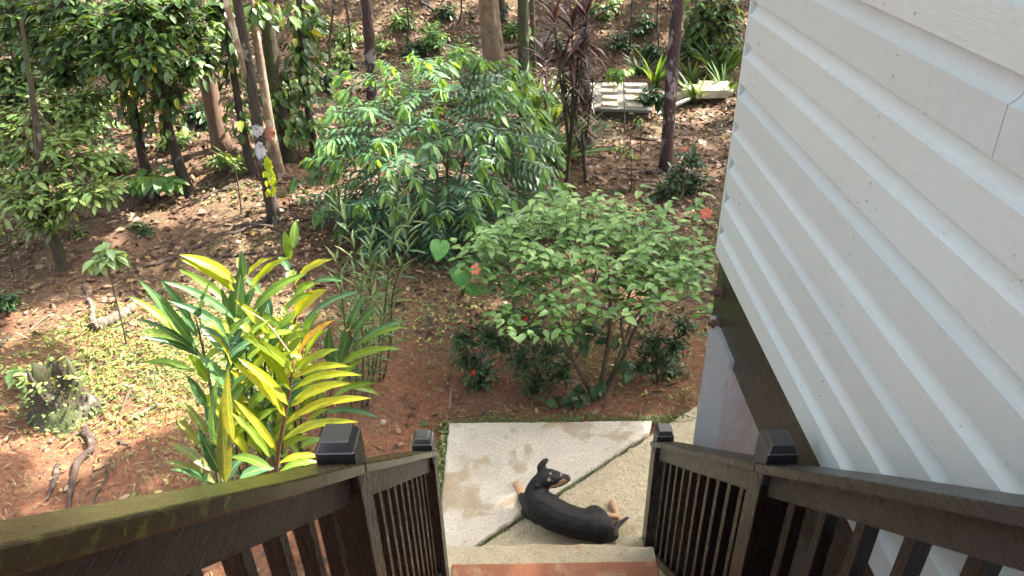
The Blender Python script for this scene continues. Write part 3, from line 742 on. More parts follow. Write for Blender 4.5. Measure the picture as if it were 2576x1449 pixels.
tI, PI_ = tree('forest_tree', [(938,330),(934,200),(932,150),(928,80),(920,0)], 26, 25, B_red, 'dark reddish trunk rising behind the left half of the big bush', seed=10, Y=10.2)
tJ, PJ = tree('forest_tree', [(1252,290),(1246,200),(1240,130),(1232,60),(1228,0)], 58, 46, B_tan, 'thick tan mottled trunk behind the right half of the big bush', seed=11, Y=10.6, flare=1.2)
tK, PK = tree('forest_tree', [(1322,300),(1318,200),(1316,100),(1316,0)], 28, 24, B_moss, 'grey green trunk left of the red cordylines', seed=12, Y=10.4, flare=1.1)
tK2, PK2 = tree('forest_tree', [(1345,290),(1346,200),(1341,100),(1338,0)], 13, 11, B_moss, 'thin mossy pole beside the grey green trunk', seed=13, Y=10.8, flare=1.1)
tM, PM = tree('forest_tree', [(1472,385),(1474,300),(1470,200),(1470,100),(1468,0)], 30, 26, B_dark, 'dark trunk growing through the red cordylines in front of the tank slab', seed=14)
tN, PN = tree('forest_tree', [(1675,430),(1680,350),(1686,250),(1692,150),(1700,60),(1706,0)], 30, 28, B_red, 'dark trunk with pale peeling bark between the tank slab and the pipe', seed=15)
tO, PO = tree('forest_tree', [(1783,118),(1785,80),(1786,40),(1786,0)], 32, 27, B_dark, 'dark tree at the top of the bank beside the siding corner', seed=16)
tP, PP = tree('forest_tree', [(1268,48),(1262,20),(1258,0)], 22, 18, B_dark, 'dark root flared tree high on the bank behind the tan trunk', seed=17)
tR, PR = tree('forest_tree', [(98,330),(70,200),(40,100),(10,0)], 20, 14, B_dark, 'dark thin tree among the leaves at the far left', seed=18)
# creeping branch of the lichen patched trunk
pts = [PE[int(len(PE)*.30)][:3]]
b0 = at_y(618, 200, PE[0][1]-.01)
br = [b0, at_y(604, 135, PE[0][1]-.1), at_y(592, 90, PE[0][1]-.15), at_y(578, 40, PE[0][1]-.2), at_y(566, -20, PE[0][1]-.2), at_y(560, -90, PE[0][1]-.2)]
tube('branch', br, [.020, .026, .028, .028, .027, .02], B_pink, tE, 10, 18, .05, 5)
# white lichen patches and sunlit-tinted creeper on trunk E
lich = plain('lichen_white', (.42, .40, .42), .9)
def patch_on(tr, P, y0, y1, mat, name, off=.006, ang0=-1.2, ang1=1.0, seed=0, w=1.0):
    """thin irregular crust following the trunk, between two picture heights on the camera side"""
    rnd = np.random.RandomState(seed)
    proj = [(CY - (RW@(p[:3]-CAM))[1]/-(RW@(p[:3]-CAM))[2]*F) for p in P]
    zs = np.interp([y1, y0], proj[::-1], P[::-1, 2]); zz = np.linspace(zs[0], zs[1], 12); v = []; f = []
    for i, z_ in enumerate(zz):
        c = np.array([np.interp(z_, P[:, 2], P[:, k]) for k in (0, 1)]); r = np.interp(z_, P[:, 2], P[:, 3])
        e = math.sin(math.pi*(i+.3)/(len(zz)-.4))**.5
        for a in np.linspace(ang0*e+rnd.randn()*.15, ang1*e+rnd.randn()*.15, 9):
            aa = -math.pi/2+a; rr = r*(1.10)+off+rnd.rand()*.003; v.append((c[0]+rr*math.cos(aa), c[1]+rr*math.sin(aa), z_+rnd.randn()*.01))
    for i in range(11):
        for j in range(8): f.append((i*9+j, i*9+j+1, (i+1)*9+j+1, (i+1)*9+j))
    return mesh_np(name, v, f, mat, tr, smooth_=True)
patch_on(tE, PE, 310, 338, lich, 'lichen_patch', seed=1); patch_on(tE, PE, 355, 392, lich, 'lichen_patch', seed=2)
patch_on(tF, PF_, 316, 350, plain('lichen_pink', (.50, .22, .15), .9), 'lichen_patch', seed=3)
M_lime = leaf_mat('sunlit_creeper', [(0, (.30, .42, .03)), (1, (.48, .55, .05))], trans=.4, obj=True)  # creeper leaves tinted yellow lime to look sunlit
Lc = Leaves(); random.seed(4)
for _ in range(44):
    py = random.uniform(392, 485); px = 674+(py-400)*.07+random.uniform(-9, 11)
    p = at_y(px, py, PE[0][1]-.10-random.random()*.03); Lc.add(p, np.array([random.gauss(0, .4), -.3, -1]), np.array([0, -1, .4])+rv()*.4, random.uniform(.04, .075), .95)
Lc.singles('creeper_leaf', 'ovate', M_lime, tE, range(44))

# vines clinging to trunks
def vines(tr, P, y0, y1, n, size, seed, mats=M_dark, spread=.10):
    random.seed(seed); Lv = Leaves()
    proj = np.array([(CY - (RW@(p[:3]-CAM))[1]/-(RW@(p[:3]-CAM))[2]*F) for p in P])
    for _ in range(n):
        py = random.uniform(y0, y1); z_ = np.interp(py, proj[::-1], P[::-1, 2])
        c = np.array([np.interp(z_, P[:, 2], P[:, k]) for k in (0, 1)]); r = np.interp(z_, P[:, 2], P[:, 3])
        a = random.uniform(0, 6.28); o = np.array([math.cos(a), math.sin(a), 0])
        Lv.add(np.array([*c, z_])+o*(r+random.random()**2*spread), o*.6-UP*.7+rv()*.4, o+UP*.5+rv()*.4, size*random.uniform(.6, 1.3), 1.1)
    o = Lv.merged('vine_leaves', 'ovate', mats[0], tr); return o
vines(tH, PH, 0, 260, 260, .11, 1, spread=.28); vines(tD, PD, 0, 330, 110, .11, 2, spread=.15); vines(tG, PG, 180, 360, 120, .12, 3, spread=.2)
vines(tC, PC, 0, 110, 200, .11, 4, spread=.5); vines(tA, PA, 60, 310, 260, .11, 5, spread=.3); vines(tB, PB, 60, 330, 200, .10, 6, spread=.28)
vines(tK, PK, 60, 290, 60, .10, 7, spread=.15); vines(tF, PF_, 0, 60, 60, .12, 8, spread=.4); vines(tO, PO, 0, 110, 160, .14, 10, spread=.6)

# low leafy limbs at the upper left: foliage belonging to trees A, B, R
def limb_foliage(tr, P, spots, size, tw, per, seed, mats, yoff=0, kind='oval', rad=None, tint=None):
    Lf = Leaves(); segs = []
    for i, (px, py, r, Yo) in enumerate(spots):
        c = at_y(px, py, P[0][1]+Yo); rr = r/F*depth(c)
        segs += leafy(Lf, c, (rr, rr*.8, rr*.75), tw, per, size, .35, seed+i, shell=.2, up=.9)
        j = np.argmin(abs(P[:, 2]-(c[2]-.1))); a = P[j][:3]
        segs.append((a, (a+c)/2+UP*.1)); segs.append(((a+c)/2+UP*.1, c))
    Lf.plant(kind, mats, tr, 300); twigs_mesh('twigs', segs, .010, B_twig, tr)
limb_foliage(tA, PA, [(60,20,90,.3),(170,20,90,0),(250,70,85,-.3),(330,40,80,-.5),(200,130,75,-.2),(290,150,60,-.6),(110,110,80,.2),(370,140,50,-.7),(160,190,45,0)], .115, 56, 6, 20, M_dark)
limb_foliage(tB, PB, [(430,20,75,-.3),(480,70,60,0),(400,90,60,-.5),(505,150,35,.3),(360,170,45,-.6),(455,160,42,-.2),(520,30,40,.3),(430,240,24,-.3)], .105, 50, 6, 50, M_dark)
limb_foliage(tR, PR, [(30,70,85,0),(20,170,80,-.2),(90,210,60,-.3),(140,60,70,.5),(40,250,50,0),(-20,260,70,0),(0,20,90,0)], .115, 50, 6, 80, M_dark)
limb_foliage(tO, PO, [(1770,30,55,-.3),(1810,60,45,-.5),(1825,120,40,-.7),(1755,70,35,0),(1822,20,40,-.4)], .13, 30, 5, 110, M_dark)

# canopy above the picture: crowns with gaps where the photograph's sun patches fall
LIT = []     # (3-D point, radius across the sunbeam)
def lit(px, py, r, z=None, Y=None):
    p = ground(px, py) if z is None and Y is None else (at_z(px, py, z) if z is not None else at_y(px, py, Y)); LIT.append((p, r))
for px, py, r in ((330,880,.42),(430,900,.42),(530,930,.42),(480,830,.42),(380,970,.42),(230,960,.25),(120,1130,.18),(640,790,.4),(700,700,.40),(560,690,.25),
                  (760,545,.35),(700,640,.3),(60,590,.4),(170,570,.40),(270,555,.4),(0,640,.3),(370,530,.3),(470,505,.25),(1000,420,.4),(1060,440,.3),(850,500,.3),(360,300,.5),(480,330,.5),(230,480,.3)): lit(px, py, r)
for px, py, Y, r in ((720,900,2.6,.30),(800,950,2.6,.28),(680,850,2.6,.25),(560,650,3.0,.28),(700,680,3.0,.28),(760,620,3.1,.28),(800,720,3.1,.25),(840,1000,2.6,.22),(700,1050,2.6,.22),
                     (650,60,8.5,.35),(650,220,8.2,.3),(680,440,6.9,.25),(640,330,7,.2),(760,300,9,.4),(590,150,8,.3),(250,690,4.9,.22),(1040,170,6.8,.3),(1000,180,6.8,.25),(1360,240,9.6,.3),(1740,240,10.5,.5),
                     (90,480,7,.45),(180,420,7.2,.4),(60,340,7.4,.4),(1560,230,10.6,.5),(440,290,8,.4),(520,70,9,.4)): lit(px, py, r, Y=Y)
def canopy():
    rnd = np.random.RandomState(42); n = 95000
    x = rnd.uniform(-16, 24, n); y = rnd.uniform(2.5, 30, n); z = rnd.uniform(7.5, 12.5, n)+.25*np.clip(y-12, 0, 20)
    keep = ((y > 5.5) | (x > 4.5)) & ~((x < 3) & (y < 5.5+.0*x)) 
    clump = np.array([mnoise.noise(Vector((a*.55, b*.55, c*.25))) for a, b, c in zip(x, y, z)]); 
    tg = P0 = np.stack([x, y, z], 1); tt = (z-.5)/SUN[2]; gx_, gy_ = x-SUN[0]*tt, y-SUN[1]*tt
    near = (gx_ > -8.0) & (gx_ < 2.8) & (gy_ > 1.0) & (gy_ < 8.5)
    inner = (gx_ > -1.0) & (gx_ < 2.0) & (gy_ > 1.0) & (gy_ < 5.6)
    keep &= np.where(inner, True, np.where(near, (clump > -.5) & (rnd.rand(n) < .66), (clump > -.12) & (rnd.rand(n) < .48)))  # unseen crowns kept thickest where they have to shade patio and yard
    P = np.stack([x, y, z], 1)
    for c, r in LIT:
        rel = P-c; t = rel@SUN; d = np.linalg.norm(rel-t[:, None]*SUN, axis=1); keep &= ~((d < r+.17) & (t > 0))
    P = P[keep]
    tops = np.array([t[1][-1][:2] for t in trees]); own = np.argmin(((P[:, None, :2]-tops[None])**2).sum(2), axis=1)
    print('canopy leaves', len(P))
    for k, (t, Pt, r1) in enumerate(trees):
        q = P[own == k]
        if len(q) < 5: continue
        Lk = Leaves()
        for p in q: Lk.add(p, rv(), UP+rv()*.7, rnd.uniform(.26, .46), 1.0, rnd.rand())
        Lk.merged('crown', 'card', M_can, t)
        ctr = q.mean(0); segs = []
        for _ in range(7):
            g = q[rnd.randint(len(q))]; a = Pt[-1-rnd.randint(3)][:3]; m_ = (a+g)/2+UP*.6; segs += [(a, m_), (m_, g)]
        V_ = []; F_ = []; kk = 0
        for a, b in segs:
            v, f = tube_geo([a, b], [r1*.45, r1*.3], 6, cap=False); V_.append(v); F_ += [tuple(i+kk for i in qq) for qq in f]; kk += len(v)
        mesh_np('limb', np.concatenate(V_), F_, B_dark, t)
# unseen trees added on the right to carry the canopy that shades the yard
for i, (x, y) in enumerate(((7.5, 7.0), (11, 10.5), (9, 14.5), (14, 6.5), (16, 15))):
    b = np.array([x, y, gz(x, y)]); pts = [b+UP*k*1.3+np.array([math.sin(k+i)*.12, math.cos(k*1.3)*.1, 0]) for k in range(9)]
    P = np.c_[np.array(pts), np.linspace(.16, .07, 9)]
    t = thing('forest_tree', b, ('unseen tall tree added right behind the house to shade the yard', 'second unseen tree added farther up behind the house for shade', 'unseen shade tree added at the foot of the slope past the house', 'unseen shade tree added far out to the side of the house', 'unseen shade tree added farthest back beyond the house')[i], 'tree'); v, f = tube_geo(P[:, :3], P[:, 3], 10, .05, i); mesh_np('trunk', v, f, B_dark, t, smooth_=True)
    trees.append((t, P, .08))
canopy()

# ================================================================== PLANTS
# --- big bush of drooping pinnate sprays
def big_bush():
    random.seed(31); c = np.array([-.62, 6.55, .75])
    c = at_y(1095, 400, 6.45); base = np.array([c[0], 6.35, gz(c[0], 6.35)])
    t = thing('pinnate_bush', base, 'big rounded bush with dark feathery sprays and bright drooping young leaves', 'bush')
    stems = []
    for k in range(8):
        a = k*.8+random.random()*.4; tip = c+np.array([math.cos(a)*.6, math.sin(a)*.5, .25+.25*random.random()]); mid = (base+tip)/2+np.array([math.cos(a)*.12, math.sin(a)*.12, .0])
        tube('stem', [base+np.array([math.cos(a), math.sin(a), 0])*.06-UP*.05, mid, tip], [.022, .016, .008], B_twig, t, 6, 8); stems += [mid, tip]
    dk, br = Leaves(), Leaves(); segs = []
    rx, ry, rz = 1.25, 1.0, 1.12
    n = 0
    while n < 430:
        v = rv()
        if v[2] < -.9: continue
        lump = .85+.22*mnoise.noise(Vector((v*2.2).tolist())+Vector((3, 1, 2)))
        r = random.uniform(.55, 1) if n % 3 == 0 else random.uniform(.86, 1)
        p = c+v*np.array([rx, ry, rz])*lump*r; p[2] = max(p[2], base[2]+.12); n += 1
        dirn = _n(v*np.array([1, 1, .35])+rv()*.35+UP*.05); ln = random.uniform(.32, .5); side = _n(np.cross(dirn, UP))
        q = p-dirn*ln*.55; m_ = random.randint(6, 8); prev = q
        for k in range(m_):
            tt = (k+.5)/m_; pos = q+dirn*ln*tt-UP*.22*ln*tt*tt; segs.append((prev, pos)); prev = pos
            for sg in (-1, 1):
                dd = side*sg+dirn*(.45+.3*tt)-UP*random.uniform(.1, .45); dk.add(pos, dd, UP+rv()*.25+dirn*.2, random.uniform(.095, .13)*(1-.25*abs(tt-.4)), 1.05, min(1, max(0, random.gauss(.45, .2))))
        end = prev+dirn*.02
        top = v[2] > -.15
        for k in range(random.randint(4, 6) if top else (2 if random.random() < .4 else 0)):
            a = random.uniform(0, 6.28); dd = np.array([math.cos(a)*.55, math.sin(a)*.55, -.75])+dirn*.45; out_ = np.array([math.cos(a), math.sin(a), .5])
            br.add(end+dirn*random.uniform(-.05, .02), dd, out_, random.uniform(.10, .165), 1.2, min(1, max(0, .35+.35*v[2]+random.gauss(0, .2))))
    br.plant('lance', M_pinb, t, 180, 'young_foliage'); dk.plant('lance', M_pin, t, 120); twigs_mesh('twigs', segs, .004, B_twig, t)
big_bush()

# --- hibiscus
def flower(name, p, r, mat, label, group, nrm_=(0, -.7, .7), petals=5, stamen=True):
    p = np.array(p, float); t = thing(name, p, label, 'flower', group); n = _n(nrm_); a0 = _n(np.cross(n, (0.3, .2, 1))); b0 = np.cross(n, a0)
    for k in range(petals):
        a = k*2*math.pi/petals; d = a0*math.cos(a)+b0*math.sin(a); s = np.cross(n, d); v = []; f = []
        for i, (u, w_) in enumerate(((.05, .08), (.4, .35), (.75, .48), (1, .3))):
            for j in (-1, 0, 1): v.append(p+r*(d*u+s*w_*j*.9+n*(.35*u-.15*u*u*(1+abs(j))+.08*random.uniform(-1, 1)*u)))
        for i in range(3):
            for j in range(2): f.append((i*3+j, i*3+j+1, i*3+j+4, i*3+j+3))
        mesh_np('petal', v, f, mat, t, smooth_=True)
    if stamen: tube('stamen', [p, p+n*r*.6, p+n*r*1.0-UP*r*.1], [r*.05, r*.04, r*.06], M_yel, t, 6)
    return t
def hibiscus():
    random.seed(77); base = ground(1505, 1008); base[2] = gz(base[0], base[1])
    t = thing('hibiscus_bush', base, 'wide flat topped hibiscus bush with pale green toothed leaves beyond the patio', 'bush')
    c = at_y(1490, 655, base[1]+.42); rx, ry, rz = .90, .74, .36
    tips = [(1400,790),(1330,700),(1535,800),(1480,650),(1590,820),(1660,720),(1620,640),(1400,640),(1540,600)]
    stems = [[(1505,1008),(1440,900),(1400,800),(1350,720)], [(1505,1000),(1528,880),(1537,800),(1530,690)], [(1510,1005),(1570,900),(1600,820),(1660,720)], [(1430,880),(1470,790),(1500,680)], [(1575,890),(1560,800),(1600,700)], [(1440,905),(1500,840),(1580,760)], [(1505,1000),(1555,905),(1590,800),(1720,690)]]
    for i, s in enumerate(stems):
        P_ = [at_y(px, py, base[1]+(0 if k == 0 else .09*k+(i-3)*.04*k)) for k, (px, py) in enumerate(s)]
        if i in (0, 1, 2, 6): P_[0] = base-UP*.04
        tube('stem', P_, np.linspace(.024 if i < 3 else .014, .007, len(s)), B_twig, t, 8, 14, .05, i)
    Lh = Leaves(); segs = []
    n = 0
    while n < 350:
        v = rv()
        if v[2] < -.30: continue
        lump = .9+.42*mnoise.noise(Vector((v*2.5).tolist())+Vector((9, 4, 1)))
        r = random.uniform(.5, 1) if n % 3 == 0 else random.uniform(.85, 1.02); n += 1
        p = c+v*np.array([rx, ry, rz])*lump*r
        if p[0] > WX-.05 and p[1] < YC+.2: continue
        dirn = _n(v*np.array([.8, .8, .5])+UP*.35+rv()*.35); ln = random.uniform(.14, .26); q = p-dirn*ln*.8; segs.append((q-dirn*.12, p))
        for k in range(6):
            tt = (k+1)/6; a = k*2.4+random.random(); out_ = np.array([math.cos(a), math.sin(a), 0]); dd = out_+UP*random.uniform(-.35, .15)+dirn*.3
            Lh.add(q+dirn*ln*tt+out_*.02, dd, UP*1.1+out_*.3+rv()*.25, random.uniform(.060, .105)*(1.05-.3*tt), 1.15, min(1, max(0, random.gauss(.35+.35*tt*max(0, v[2]), .18))))
    # long shoots above the crown
    for (px, py, qx, qy, dy) in ((1330,560,1345,495,.4),(1440,560,1425,470,.6),(1560,560,1545,490,.8),(1650,580,1690,500,.9),(1250,640,1205,600,.2),(1740,560,1765,490,.8),(1290,600,1262,520,.3),(1500,520,1500,480,.8),(1620,560,1610,470,.9)):
        a = at_y(px, py, base[1]+dy); b = at_y(qx, qy, base[1]+dy); segs.append((a, b)); d = b-a
        for k in range(9):
            an = k*2.4; out_ = np.array([math.cos(an), math.sin(an), -.1]); Lh.add(a+d*(k+1)/9, out_, UP+out_*.2, random.uniform(.06, .105), 1.2, random.uniform(.4, 1))
    Lh.plant('ovate', M_hib, t, 300); twigs_mesh('twigs', segs, .004, B_twig, t)
    low = Leaves()
    for px, py in ((1450,985),(1470,1000),(1440,1010),(1480,970),(1395,1010),(1350,850),(1570,940),(1330,830),(1480,850),(1460,830),(1540,860)):
        for _ in range(7):
            p = at_y(px+random.gauss(0, 14), py+random.gauss(0, 10), base[1]-.05); low.add(p, rv()*np.array([1, 1, .3])-UP*.3, UP+rv()*.3-np.array([0, .4, 0]), random.uniform(.06, .11), 1.3)
    low.merged('low_foliage', 'ovate', M_ixo[0], t)
    return t, c
hibiscus()
flower('hibiscus_flower', at_y(1198, 677, 4.15), .040, M_coral, 'coral pink hibiscus flower beside the heart shaped leaves', None, (-.5, -.6, .5))
flower('hibiscus_flower', at_y(1777, 536, 4.9), .045, M_coral, 'coral hibiscus flower half hidden by the siding corner', None, (-.4, -.8, .4))

# --- elephant ear
def heart(name, stalk0, px, py, Y, ln, wid, rot, t, lean):
    c = at_y(px, py, Y); n = _n((lean, -.62, .75)); d = _n(np.array([math.sin(rot), 0, -math.cos(rot)])); d = _n(d-n*np.dot(n, d)); s = np.cross(d, n); v = []; f = []
    prof = [(-.36, .10, .36), (-.30, .0, .0), (-.2, .0, 0), (0, 0, 0), (.25, 0, 0), (.5, 0, 0), (.75, 0, 0), (1, 0, 0)]
    rows = [(-.34, .10, .26), (-.26, .035, .40), (-.1, 0, .49), (.12, 0, .50), (.35, 0, .42), (.55, 0, .29), (.75, 0, .13), (.88, 0, .012)]
    for (u, inn, w_) in rows:
        for sg in (-1, 1):
            for k in (0, .33, .67, 1):
                x = inn+(w_-inn)*k; v.append(c+ln*(d*(u-.1)+s*sg*x*wid+n*(.10*x*(1 if k < 1 else .9)-.10*u*u+.02*math.sin(u*14+k*3))))
    for i in range(len(rows)-1):
        for b in (0, 4):
            for k in range(3):
                q = (i*8+b+k, i*8+b+k+1, (i+1)*8+b+k+1, (i+1)*8+b+k); f.append(q if b else q[::-1])
    o = mesh_np('leaf', v, f, M_ear, t, smooth_=True)
    att = c-d*ln*.2; tube('stalk', [stalk0, (stalk0+att)/2+UP*.05, att], [.010, .008, .006], B_stemg, t, 6, 8)
eb = ground(1165, 742); te = thing('elephant_ear', eb, 'elephant ear plant with two heart shaped leaves under the bushes', 'plant')
heart('leaf', eb, 1106, 622, 4.95, .150, 1.02, -.15, te, .1); heart('leaf', eb, 1158, 690, 4.75, .150, .98, .12, te, 0); heart('leaf', eb, 1186, 728, 4.6, .10, 1.0, .9, te, .2)

# --- ginger clump (read leaf by leaf)
ZS = 1.38
def gp(zx, zy): return ((450+zx/ZS)*.6708, (800+zy/ZS)*.6708)
def ginger_leaf(t, a, b, Y, w_, mat, k, bend=None):
    """lance shaped blade from a to b (picture points), arching"""
    pa = at_y(*gp(*a), Y); pb = at_y(*gp(*b), Y+random.uniform(-.12, .10)); ln = np.linalg.norm(pb-pa); d = (pb-pa)/ln
    wd = w_/ZS*.6708/F*depth(pa)*.5
    vc = _n(CAM-pa); up_ = _n(UP*.9+vc*.8+rv()*.22); n = _n(up_-d*np.dot(up_, d)); s = np.cross(d, n)
    horiz = 1-abs(d[2]); bend = .05+.09*horiz if bend is None else bend
    v = []; f = []; rows = 9; dr = _n(UP-d*d[2]) if horiz > .1 else n
    for i in range(rows):
        u = i/(rows-1); h = wd*(math.sin(math.pi*min(1, u**.80*.96+.025))**.75)*(1 if u < .999 else .0)
        if i == rows-1: h = .0006
        c = pa+d*ln*u+dr*ln*bend*4*(u-u*u)*.9-UP*0; wv = .004*math.sin(u*17+k)
        v += [c-s*h+n*(h*.30+wv), c-s*h*.5+n*h*.08, c, c+s*h*.5+n*h*.08, c+s*h+n*(h*.30-wv)]
    for i in range(rows-1):
        for j in range(4): f.append((i*5+j, i*5+j+1, i*5+j+6, i*5+j+5))
    o = mesh_np('leaf', v, f, mat, t, smooth_=True); at = o.data.attributes.new('rib', 'FLOAT', 'POINT'); at.data.foreach_set('value', [0., 0, 1, 0, 0]*rows); return o
def ginger_stem(label, path, Y, r, leaves, seed, mat=B_stemg):
    random.seed(seed); P_ = [at_y(*gp(*p), Y+.02*i) for i, p in enumerate(path)]
    b = P_[0].copy(); g = np.array([b[0]+.02, b[1]+.03, gz(b[0], b[1])])
    t = thing('ginger_plant', g, label, 'plant'); tube('stem', [g-UP*.05]+P_, np.linspace(r, r*.45, len(P_)+1), mat, t, 8, 16, .03, seed)
    for k, (a, bb, w_, m_) in enumerate(leaves): ginger_leaf(t, a, bb, Y, w_, m_, k)
    return t
y_, g_, b_, r_, o_ = M_gy, M_gg, M_gb, M_gr, M_go
ginger_stem('front ginger stem with fan of sunlit yellow leaves behind the left railing', [(800,1345),(850,1060),(885,880),(903,735)], 2.60, .012, [
    ((895,820),(635,640),58,y_),((880,912),(665,605),48,y_),((868,990),(610,748),56,y_),((855,1048),(583,770),56,y_),((808,1232),(590,965),42,y_),((775,1260),(575,1030),44,g_),((785,1325),(568,1262),50,g_),
    ((925,728),(1105,553),50,o_),((900,845),(1133,702),56,y_),((903,852),(1200,795),46,y_),((900,910),(1253,838),52,y_),((885,1000),(1197,878),56,y_),((888,985),(1125,868),36,g_),((863,1087),(1305,958),56,y_),((848,1172),(1235,1080),48,y_),
    ((825,1292),(1052,1262),40,y_),((830,1335),(1045,1290),44,g_),((880,730),(945,748),56,y_)], 1, B_stemr)
ginger_stem('ginger stem with blue green drooping lower leaves nearest the left edge of its clump', [(500,1390),(488,1150),(480,950),(455,800)], 2.72, .011, [
    ((525,1225),(435,952),62,b_),((503,1215),(508,838),50,b_),((448,1140),(335,978),46,r_),((412,1205),(290,1060),48,r_),((518,1342),(402,1108),64,b_),((470,1332),(243,1183),50,r_),((492,1402),(220,1280),58,r_),((482,1412),(265,1325),44,b_),
    ((446,1000),(345,835),46,b_),((545,1390),(523,985),72,r_),((588,1178),(562,795),64,r_),((530,1415),(640,1260),60,b_),((620,1370),(800,1320),56,b_),((560,1400),(545,1340),50,g_)], 2)
ginger_stem('ginger stem arching left with long dark green leaves over the sunny ground', [(500,1200),(470,900),(420,650),(385,520)], 2.95, .011, [
    ((388,692),(90,338),58,b_),((382,690),(38,425),52,g_),((425,745),(88,543),40,b_),((455,870),(345,728),70,g_),((400,722),(122,603),56,g_),((400,735),(108,642),36,b_),((388,820),(113,772),44,g_),((592,548),(215,348),44,b_),((590,640),(245,448),48,b_),
    ((370,560),(210,345),40,b_),((400,640),(300,470),40,b_),((560,725),(408,578),64,b_),((555,770),(638,588),52,b_),((420,600),(470,350),36,b_),((440,760),(560,690),44,g_)], 3)
ginger_stem('ginger stem with broad lime leaves and a dark upright leaf at its top', [(690,1150),(672,700),(655,450),(632,340)], 3.05, .012, [
    ((600,358),(303,213),64,y_),((592,402),(312,238),52,y_),((570,472),(303,290),44,g_),((648,350),(785,232),56,y_),((668,420),(880,228),56,y_),((690,505),(960,312),56,g_),((598,612),(635,262),84,b_),((640,330),(628,190),44,b_),
    ((630,300),(612,228),34,o_),((640,335),(740,430),34,b_),((600,640),(520,380),44,b_),((640,540),(720,350),44,b_),((680,600),(640,480),44,b_),((690,640),(780,420),50,b_),((640,600),(545,700),40,g_)], 4)
ginger_stem('ginger stem with tall upright green tip leaves at the back of the clump', [(900,1100),(895,700),(915,450),(900,290)], 3.25, .010, [
    ((880,240),(850,85),44,g_),((900,180),(912,35),46,g_),((905,370),(1098,238),50,y_),((770,432),(925,318),44,g_),((898,542),(1072,395),78,y_),((850,505),(1005,408),40,g_),((1000,362),(1152,352),38,b_),((865,610),(840,468),56,g_),((905,420),(1020,360),50,g_),
    ((870,662),(808,608),60,g_),((880,300),(820,225),40,b_),((780,540),(748,400),46,b_),((760,560),(735,440),50,b_),((870,350),(910,300),50,g_),((800,700),(690,500),44,g_)], 5)
ginger_stem('ginger stem with striped grey green leaves leaning right over the red soil', [(1015,1235),(1075,1000),(1120,820),(1150,740)], 3.35, .010, [
    ((1140,785),(1268,408),62,b_),((1160,745),(1335,470),52,b_),((1200,705),(1502,553),36,b_),((1220,692),(1482,588),34,g_),((1130,792),(1445,698),48,g_),((1092,792),(1082,588),54,b_),((1130,775),(1042,650),52,b_),((950,565),(1250,403),40,b_),((1060,1035),(1340,1060),34,b_),
    ((1100,955),(1320,878),38,g_),((1180,900),(1345,940),34,g_),((1050,1080),(960,930),44,b_),((1040,1000),(1030,870),44,b_),((1130,880),(1250,760),40,g_)], 6)
random.seed(9)
for s in range(7):       # shaded inner stems of the clump
    x0 = (560, 655, 750, 845, 940, 610, 800)[s]; Yb_ = 2.85+.1*s if s < 5 else 3.1
    lv = []
    for k in range(15):
        yk = 1260-k*46; sg = 1 if k % 2 else -1; xk = x0+random.uniform(-20, 20); lv.append(((xk, yk), (xk+sg*random.uniform(90, 170), yk-random.uniform(40, 190)), random.uniform(40, 58), random.choice([b_, g_, g_, g_, y_])))
    ginger_stem(['shaded inner ginger stem behind the rusty upright leaf', 'inner ginger stem between the rusty leaf and the yellow fan', 'inner ginger stem directly behind the yellow fan', 'inner ginger stem behind the right half of the yellow fan', 'inner ginger stem above the near post cap', 'inner ginger stem rising behind the dark upright leaf', 'inner ginger stem filling the back right of the clump'][s],
                [(x0-10, 1290), (x0, 1000), (x0, 700), (x0+5, 600)], Yb_, .010, lv, 30+s)
# withered flower stalks
tube('dry_stalk', [at_y(*gp(890,740), 3.0), at_y(*gp(760,560), 3.0), at_y(*gp(600,470), 3.0)], [.006, .005, .002], M_dry, None, 6, 12)
tag(bpy.data.objects['dry_stalk'], 'dry brown flower stalk arching over the ginger leaves', 'plant stalk')
random.seed(12)
cf = at_y(*gp(1190, 590), 3.35); td = thing('withered_flower', cf, 'withered cream ginger flower head right of the clump', 'flower')
Lw = Leaves()
for _ in range(26): Lw.add(cf+rv()*.035, rv()-UP*.5, rv(), random.uniform(.02, .05), 1.2)
T['oval']; Lw.merged('petals', 'oval', M_straw, td); tube('stalk', [at_y(*gp(1185,760),3.38), at_y(*gp(1200,660),3.36), cf], [.005, .004, .004], M_dry, td, 6, 8)

# --- narrow leaved reedy shrub
def reedy(label, stems, Y, seed, size=.16):
    random.seed(seed); b = at_y(*stems[0][0], Y); g = np.array([b[0], b[1], gz(b[0], b[1])]); t = thing('narrow_leaved_shrub', g, label, 'shrub'); Lr = Leaves()
    for i, s in enumerate(stems):
        P_ = [at_y(px, py, Y+.03*i) for px, py in s]; P_[0][2] = gz(*P_[0][:2]); tube('stem', P_, np.linspace(.007, .003, len(P_)), B_stemg, t, 5, 14)
        Q = smooth_path(np.array(P_), 34)
        for k in range(5, 34):
            a = k*2.5+i; out_ = np.array([math.cos(a), math.sin(a)*.7, 0]); Lr.add(Q[k], out_*(.75-.3*k/34)+UP*.75+rv()*.1, -out_*.5+UP*.7+rv()*.3, size*random.uniform(.7, 1.2), .55, random.random())
            if random.random() < .5: Lr.add(Q[k], -out_+UP*.3+rv()*.3, UP+rv()*.3, size*random.uniform(.6, 1), .55, random.random())
    Lr.plant('lance', M_reed, t, 300)
reedy('tall narrow leaved shrub between the ginger and the elephant ear', [[(958,985),(962,850),(975,700),(995,560),(1003,450)],[(968,980),(985,860),(985,740),(1020,640),(1030,530)],[(935,990),(925,860),(900,720),(888,600),(850,520)],[(945,985),(940,830),(930,700),(935,600)]], 4.1, 3)
